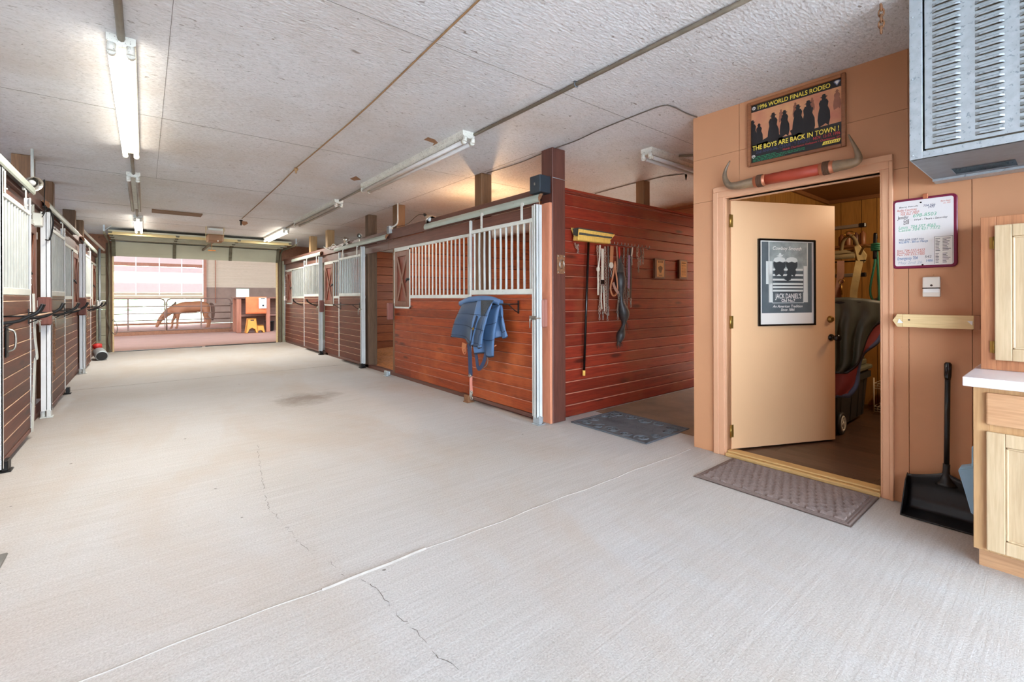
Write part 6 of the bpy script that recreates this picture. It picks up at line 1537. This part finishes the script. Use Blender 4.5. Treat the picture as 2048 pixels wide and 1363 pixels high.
MB().slab(lambda u, v: bq(964 + 22 * u * (1 - v * .75), 600 + 30 * v, 2.782) + V((-.012 * math.sin(u * 3.1), 0, 0)), 10, 12, .025).build('fleece_collar', 'fleece', hb)
ribbon([ff1(.78, i / 12) + V((-.035, 0, 0)) for i in range(4, 13)], .03, .005, (-1, 0, .1)).build('front_strap', 'seam', hb)
MB().lathe([(.018, 0), (.014, .008)], ff1(.78, .62) + V((-.035, 0, 0)), (-1, 0, 0), 14).build('clasp', 'brass', hb)
MB().tube([bq(985, 694, 2.86), bq(992, 690, 2.86)], .008, 8).build('snap', 'copper', hb)
def rb2(pts, w, m, nm, face=(-1, -.15, 0)): return ribbon(curve([bq(*p) for p in pts], 5), w, .004, face).build(nm, m, hb)
rb2([(938, 688, 2.84), (940, 715, 2.85), (941, 750, 2.86)], .062, 'web_navy', 'hanging_strap')
rb2([(950, 692, 2.85), (953, 715, 2.86), (957, 737, 2.86), (967, 725, 2.86), (972, 705, 2.87)], .045, 'web_navy', 'leg_strap')
rb2([(972, 706, 2.875), (976, 722, 2.88), (970, 733, 2.88), (957, 738, 2.875)], .008, 'steel', 'elastic')
rb2([(929, 686, 2.88), (928, 696, 2.88), (930, 703, 2.88)], .075, 'leather_tan', 'leather_tab'); MB().ring(bq(929, 702, 2.87), (-1, 0, 0), .032, .006, 18, 6).build('leather_ring', 'copper', hb)
rb2([(942, 752, 2.86), (942, 770, 2.86), (943, 782, 2.86)], .042, 'web_pink', 'end_strap')
k = MB(); p = bq(940, 751, 2.855); k.ring(p, (-1, 0, 0), .03, .005, 4, 6, .7, (0, 0, 1)); k.build('buckle', 'steel', hb); k = MB(); p = bq(943, 784, 2.86); k.ring(p, (-1, 0, 0), .02, .005, 12, 6); k.tube([p, p + V((0, 0, -.05))], .012, 8); k.ring(p + V((0, 0, -.065)), (-1, 0, 0), .018, .005, 12, 6); k.build('buckle', 'steel', hb)

# ================================================================== MATS
M['mat_brown'] = mat('mat_brown', C(122, 106, 100), .95, var=.16, scale=90); M['mat_edge'] = mat('mat_edge', C(92, 76, 68), .8, var=.1); M['mat_grey'] = mat('mat_grey', C(92, 95, 100), .85, var=.16, scale=20, spec=.4); M['mat_black'] = plain('mat_black', C(70, 72, 76), .7)
dm = thing('doormat', (3.28, 1.22, 0), 'brown woven-pattern doormat in front of the tack room threshold', 'doormat')
mx0, mx1, my0, my1 = 2.975, 3.545, .765, 1.675
sk = -.010
pbox('rubber_base', (mx0, mx1, my0, my1, .001, .005), 'mat_edge', dm, .002)
g = MB(); n1, n2 = 110, 170
def mh(x, y):
    e = min(x - mx0, mx1 - x, y - my0, my1 - y)
    if e < .045: return .007 if .02 < e < .03 or e < .012 else .010
    u, v = (x - mx0) / .072, (y - my0) / .072
    a = (u + v) % 1.0; c = math.floor(u + v); b = (u - v + (.5 if c % 2 else 0)) % 1.0
    return .006 + .021 * (a ** .8) * (1 - .35 * abs(b - .5) * 2) * (1 if a < .93 else .1)
vs = []
for i in range(n1 + 1):
    for j in range(n2 + 1):
        x, y = mx0 + .004 + (mx1 - mx0 - .008) * i / n1, my0 + .004 + (my1 - my0 - .008) * j / n2; vs.append((x, y, mh(x, y)))
g.add(vs, [(i * (n2 + 1) + j, (i + 1) * (n2 + 1) + j, (i + 1) * (n2 + 1) + j + 1, i * (n2 + 1) + j + 1) for i in range(n1) for j in range(n2)], False)
g.build('woven_pile', 'mat_brown', dm)

gm = thing('doormat', (3.65, 2.74, 0), 'grey rubber scroll mat with raised lettering by the corridor entrance', 'doormat')
pbox('base', (3.31, 4.0, 2.29, 3.17, .001, .008), 'mat_grey', gm, .004)
rim = MB()
for a in ((3.31, 3.33, 2.29, 3.17), (3.98, 4.0, 2.29, 3.17), (3.31, 4.0, 2.29, 2.31), (3.31, 4.0, 3.15, 3.17)): rim.box(a[0], a[1], a[2], a[3], .008, .014)
rim.build('rim', 'mat_grey', gm, bevel=.002)
rr = random.Random(8)
for cx, cy, R in [(3.41, 3.06, .07), (3.40, 2.90, .06), (3.42, 2.74, .07), (3.40, 2.58, .06), (3.42, 2.41, .075), (3.89, 3.05, .075), (3.91, 2.88, .06), (3.89, 2.72, .07), (3.91, 2.56, .06), (3.89, 2.40, .075), (3.56, 3.08, .05), (3.74, 3.09, .05), (3.56, 2.37, .05), (3.74, 2.36, .05)]:
    s = rr.choice((-1, 1)); a0 = rr.uniform(0, 6); sc = MB()
    sc.tube([(cx + R * (1 - k / 34) * math.cos(a0 + s * k * .38), cy + R * (1 - k / 34) * math.sin(a0 + s * k * .38), .010) for k in range(30)], .007, 6)
    sc.tube(curve([(cx + R * math.cos(a0), cy + R * math.sin(a0), .010), (cx + R * 1.25 * math.cos(a0 - s * .5), cy + R * 1.25 * math.sin(a0 - s * .5), .010), (cx + R * 1.3 * math.cos(a0 - s * 1.0), cy + R * 1.3 * math.sin(a0 - s), .009)], 4), .006, 6)
    sc.build('scroll', 'mat_grey', gm)
text('HAPPY TRAILS', (3.625, 2.73, .0085), RY, V((1, 0, 0)), .075, 'mat_black', gm, bold=.01, width=.56, align='C', depth=.003)
tag(MB().box(3.84, 6.85, 2.04, 3.30, .0008, .006).build('rubber_mat', 'rubber_floor'), 'large brown ribbed rubber mat covering the corridor floor', 'mat')
bpy.data.objects['rubber_mat'].location.z = .0008
rm = thing('doormat', (-.80, 3.1, 0), 'red mat with grey border at left edge of photo', 'doormat')
pbox('border', (-1.35, -.525, 2.75, 3.30, .001, .010), mat('mat_border', C(120, 118, 112), .8), rm, .003); pbox('red_field', (-1.31, -.552, 2.80, 3.278, .010, .014), mat('mat_red', C(178, 64, 62), .9, var=.15, scale=20), rm, .002)

# ================================================================== LIGHT, SKY, CAMERA
W = bpy.data.worlds.new('World'); SC.world = W; W.use_nodes = True
bg = W.node_tree.nodes['Background']; bg.inputs['Color'].default_value = (.70, .85, 1.0, 1); bg.inputs['Strength'].default_value = 14.0
def light(kind, name, loc, energy, col, size=.1, rot=None):
    l = bpy.data.lights.new(name, kind); l.energy = energy; l.color = col
    if kind == 'POINT': l.shadow_soft_size = size
    o = bpy.data.objects.new(name, l); COL.objects.link(o); o.location = loc
    if rot: o.rotation_euler = rot
    return o
light('POINT', 'clamp_lamp_bulb', (3.75, 5.2, 2.25), 34, (1.0, .62, .32), .04)  # unseen stall lamp assumed from the warm ceiling glow, apart from the clamp lamp
light('POINT', 'tack_room_bulb', (5.2, .2, 2.2), 42, (1.0, .78, .52), .06)  # fill light added out of view to brighten the tack room paneling

M['bulb_warm'] = emit('bulb_warm', (1.0, .78, .50, 1), 6.0)
def pendant(x, y, z, ztop, label):  # bulbs added out of view to go with the two point lights
    t = thing('pendant_bulb', (x, y, z), label, 'lamp')
    MB().tube([(x, y, ztop), (x, y, z + .15)], .004, 6).build('cord', 'iron', t); MB().lathe([(.018, .10), (.020, .15), (.010, .17)], (x, y, z), (0, 0, 1), 12).build('socket', 'black_gloss', t)
    MB().lathe([(.006, .035), (.028, .05), (.030, .07), (.016, .105)], (x, y, z), (0, 0, 1), 14).build('bulb', 'bulb_warm', t)
pendant(3.75, 5.2, 2.27, CEIL, 'bare warm bulb hanging inside the nearest right stall')
pendant(5.2, .2, 2.20, 2.40, 'bare warm bulb hanging from the tack room ceiling')

cam = bpy.data.cameras.new('Camera'); co = bpy.data.objects.new('Camera', cam); COL.objects.link(co); SC.camera = co
cam.sensor_fit = 'HORIZONTAL'; cam.sensor_width = 36; cam.lens = 36 * F / 2048; cam.clip_start = .05; cam.clip_end = 300
cam.shift_y = -(1363 / 2 - HY) / 2048
fw = V((SI, CO, 0)); right = V((CO, -SI, 0)); up = V((0, 0, 1))
q = Matrix((right, up, -fw)).transposed()
q = q @ Matrix.Rotation(-RO, 3, 'Z')
co.matrix_world = Matrix.Translation((0, 0, H)) @ q.to_4x4()
vs_ = SC.view_settings; vs_.view_transform = 'Standard'; vs_.look = 'None'; vs_.exposure = 0.32; vs_.gamma = 1
SC.cycles.use_denoising = True; SC.cycles.max_bounces = 10; SC.cycles.diffuse_bounces = 6; SC.cycles.sample_clamp_indirect = 6
SC.cycles.caustics_reflective = False; SC.cycles.caustics_refractive = False
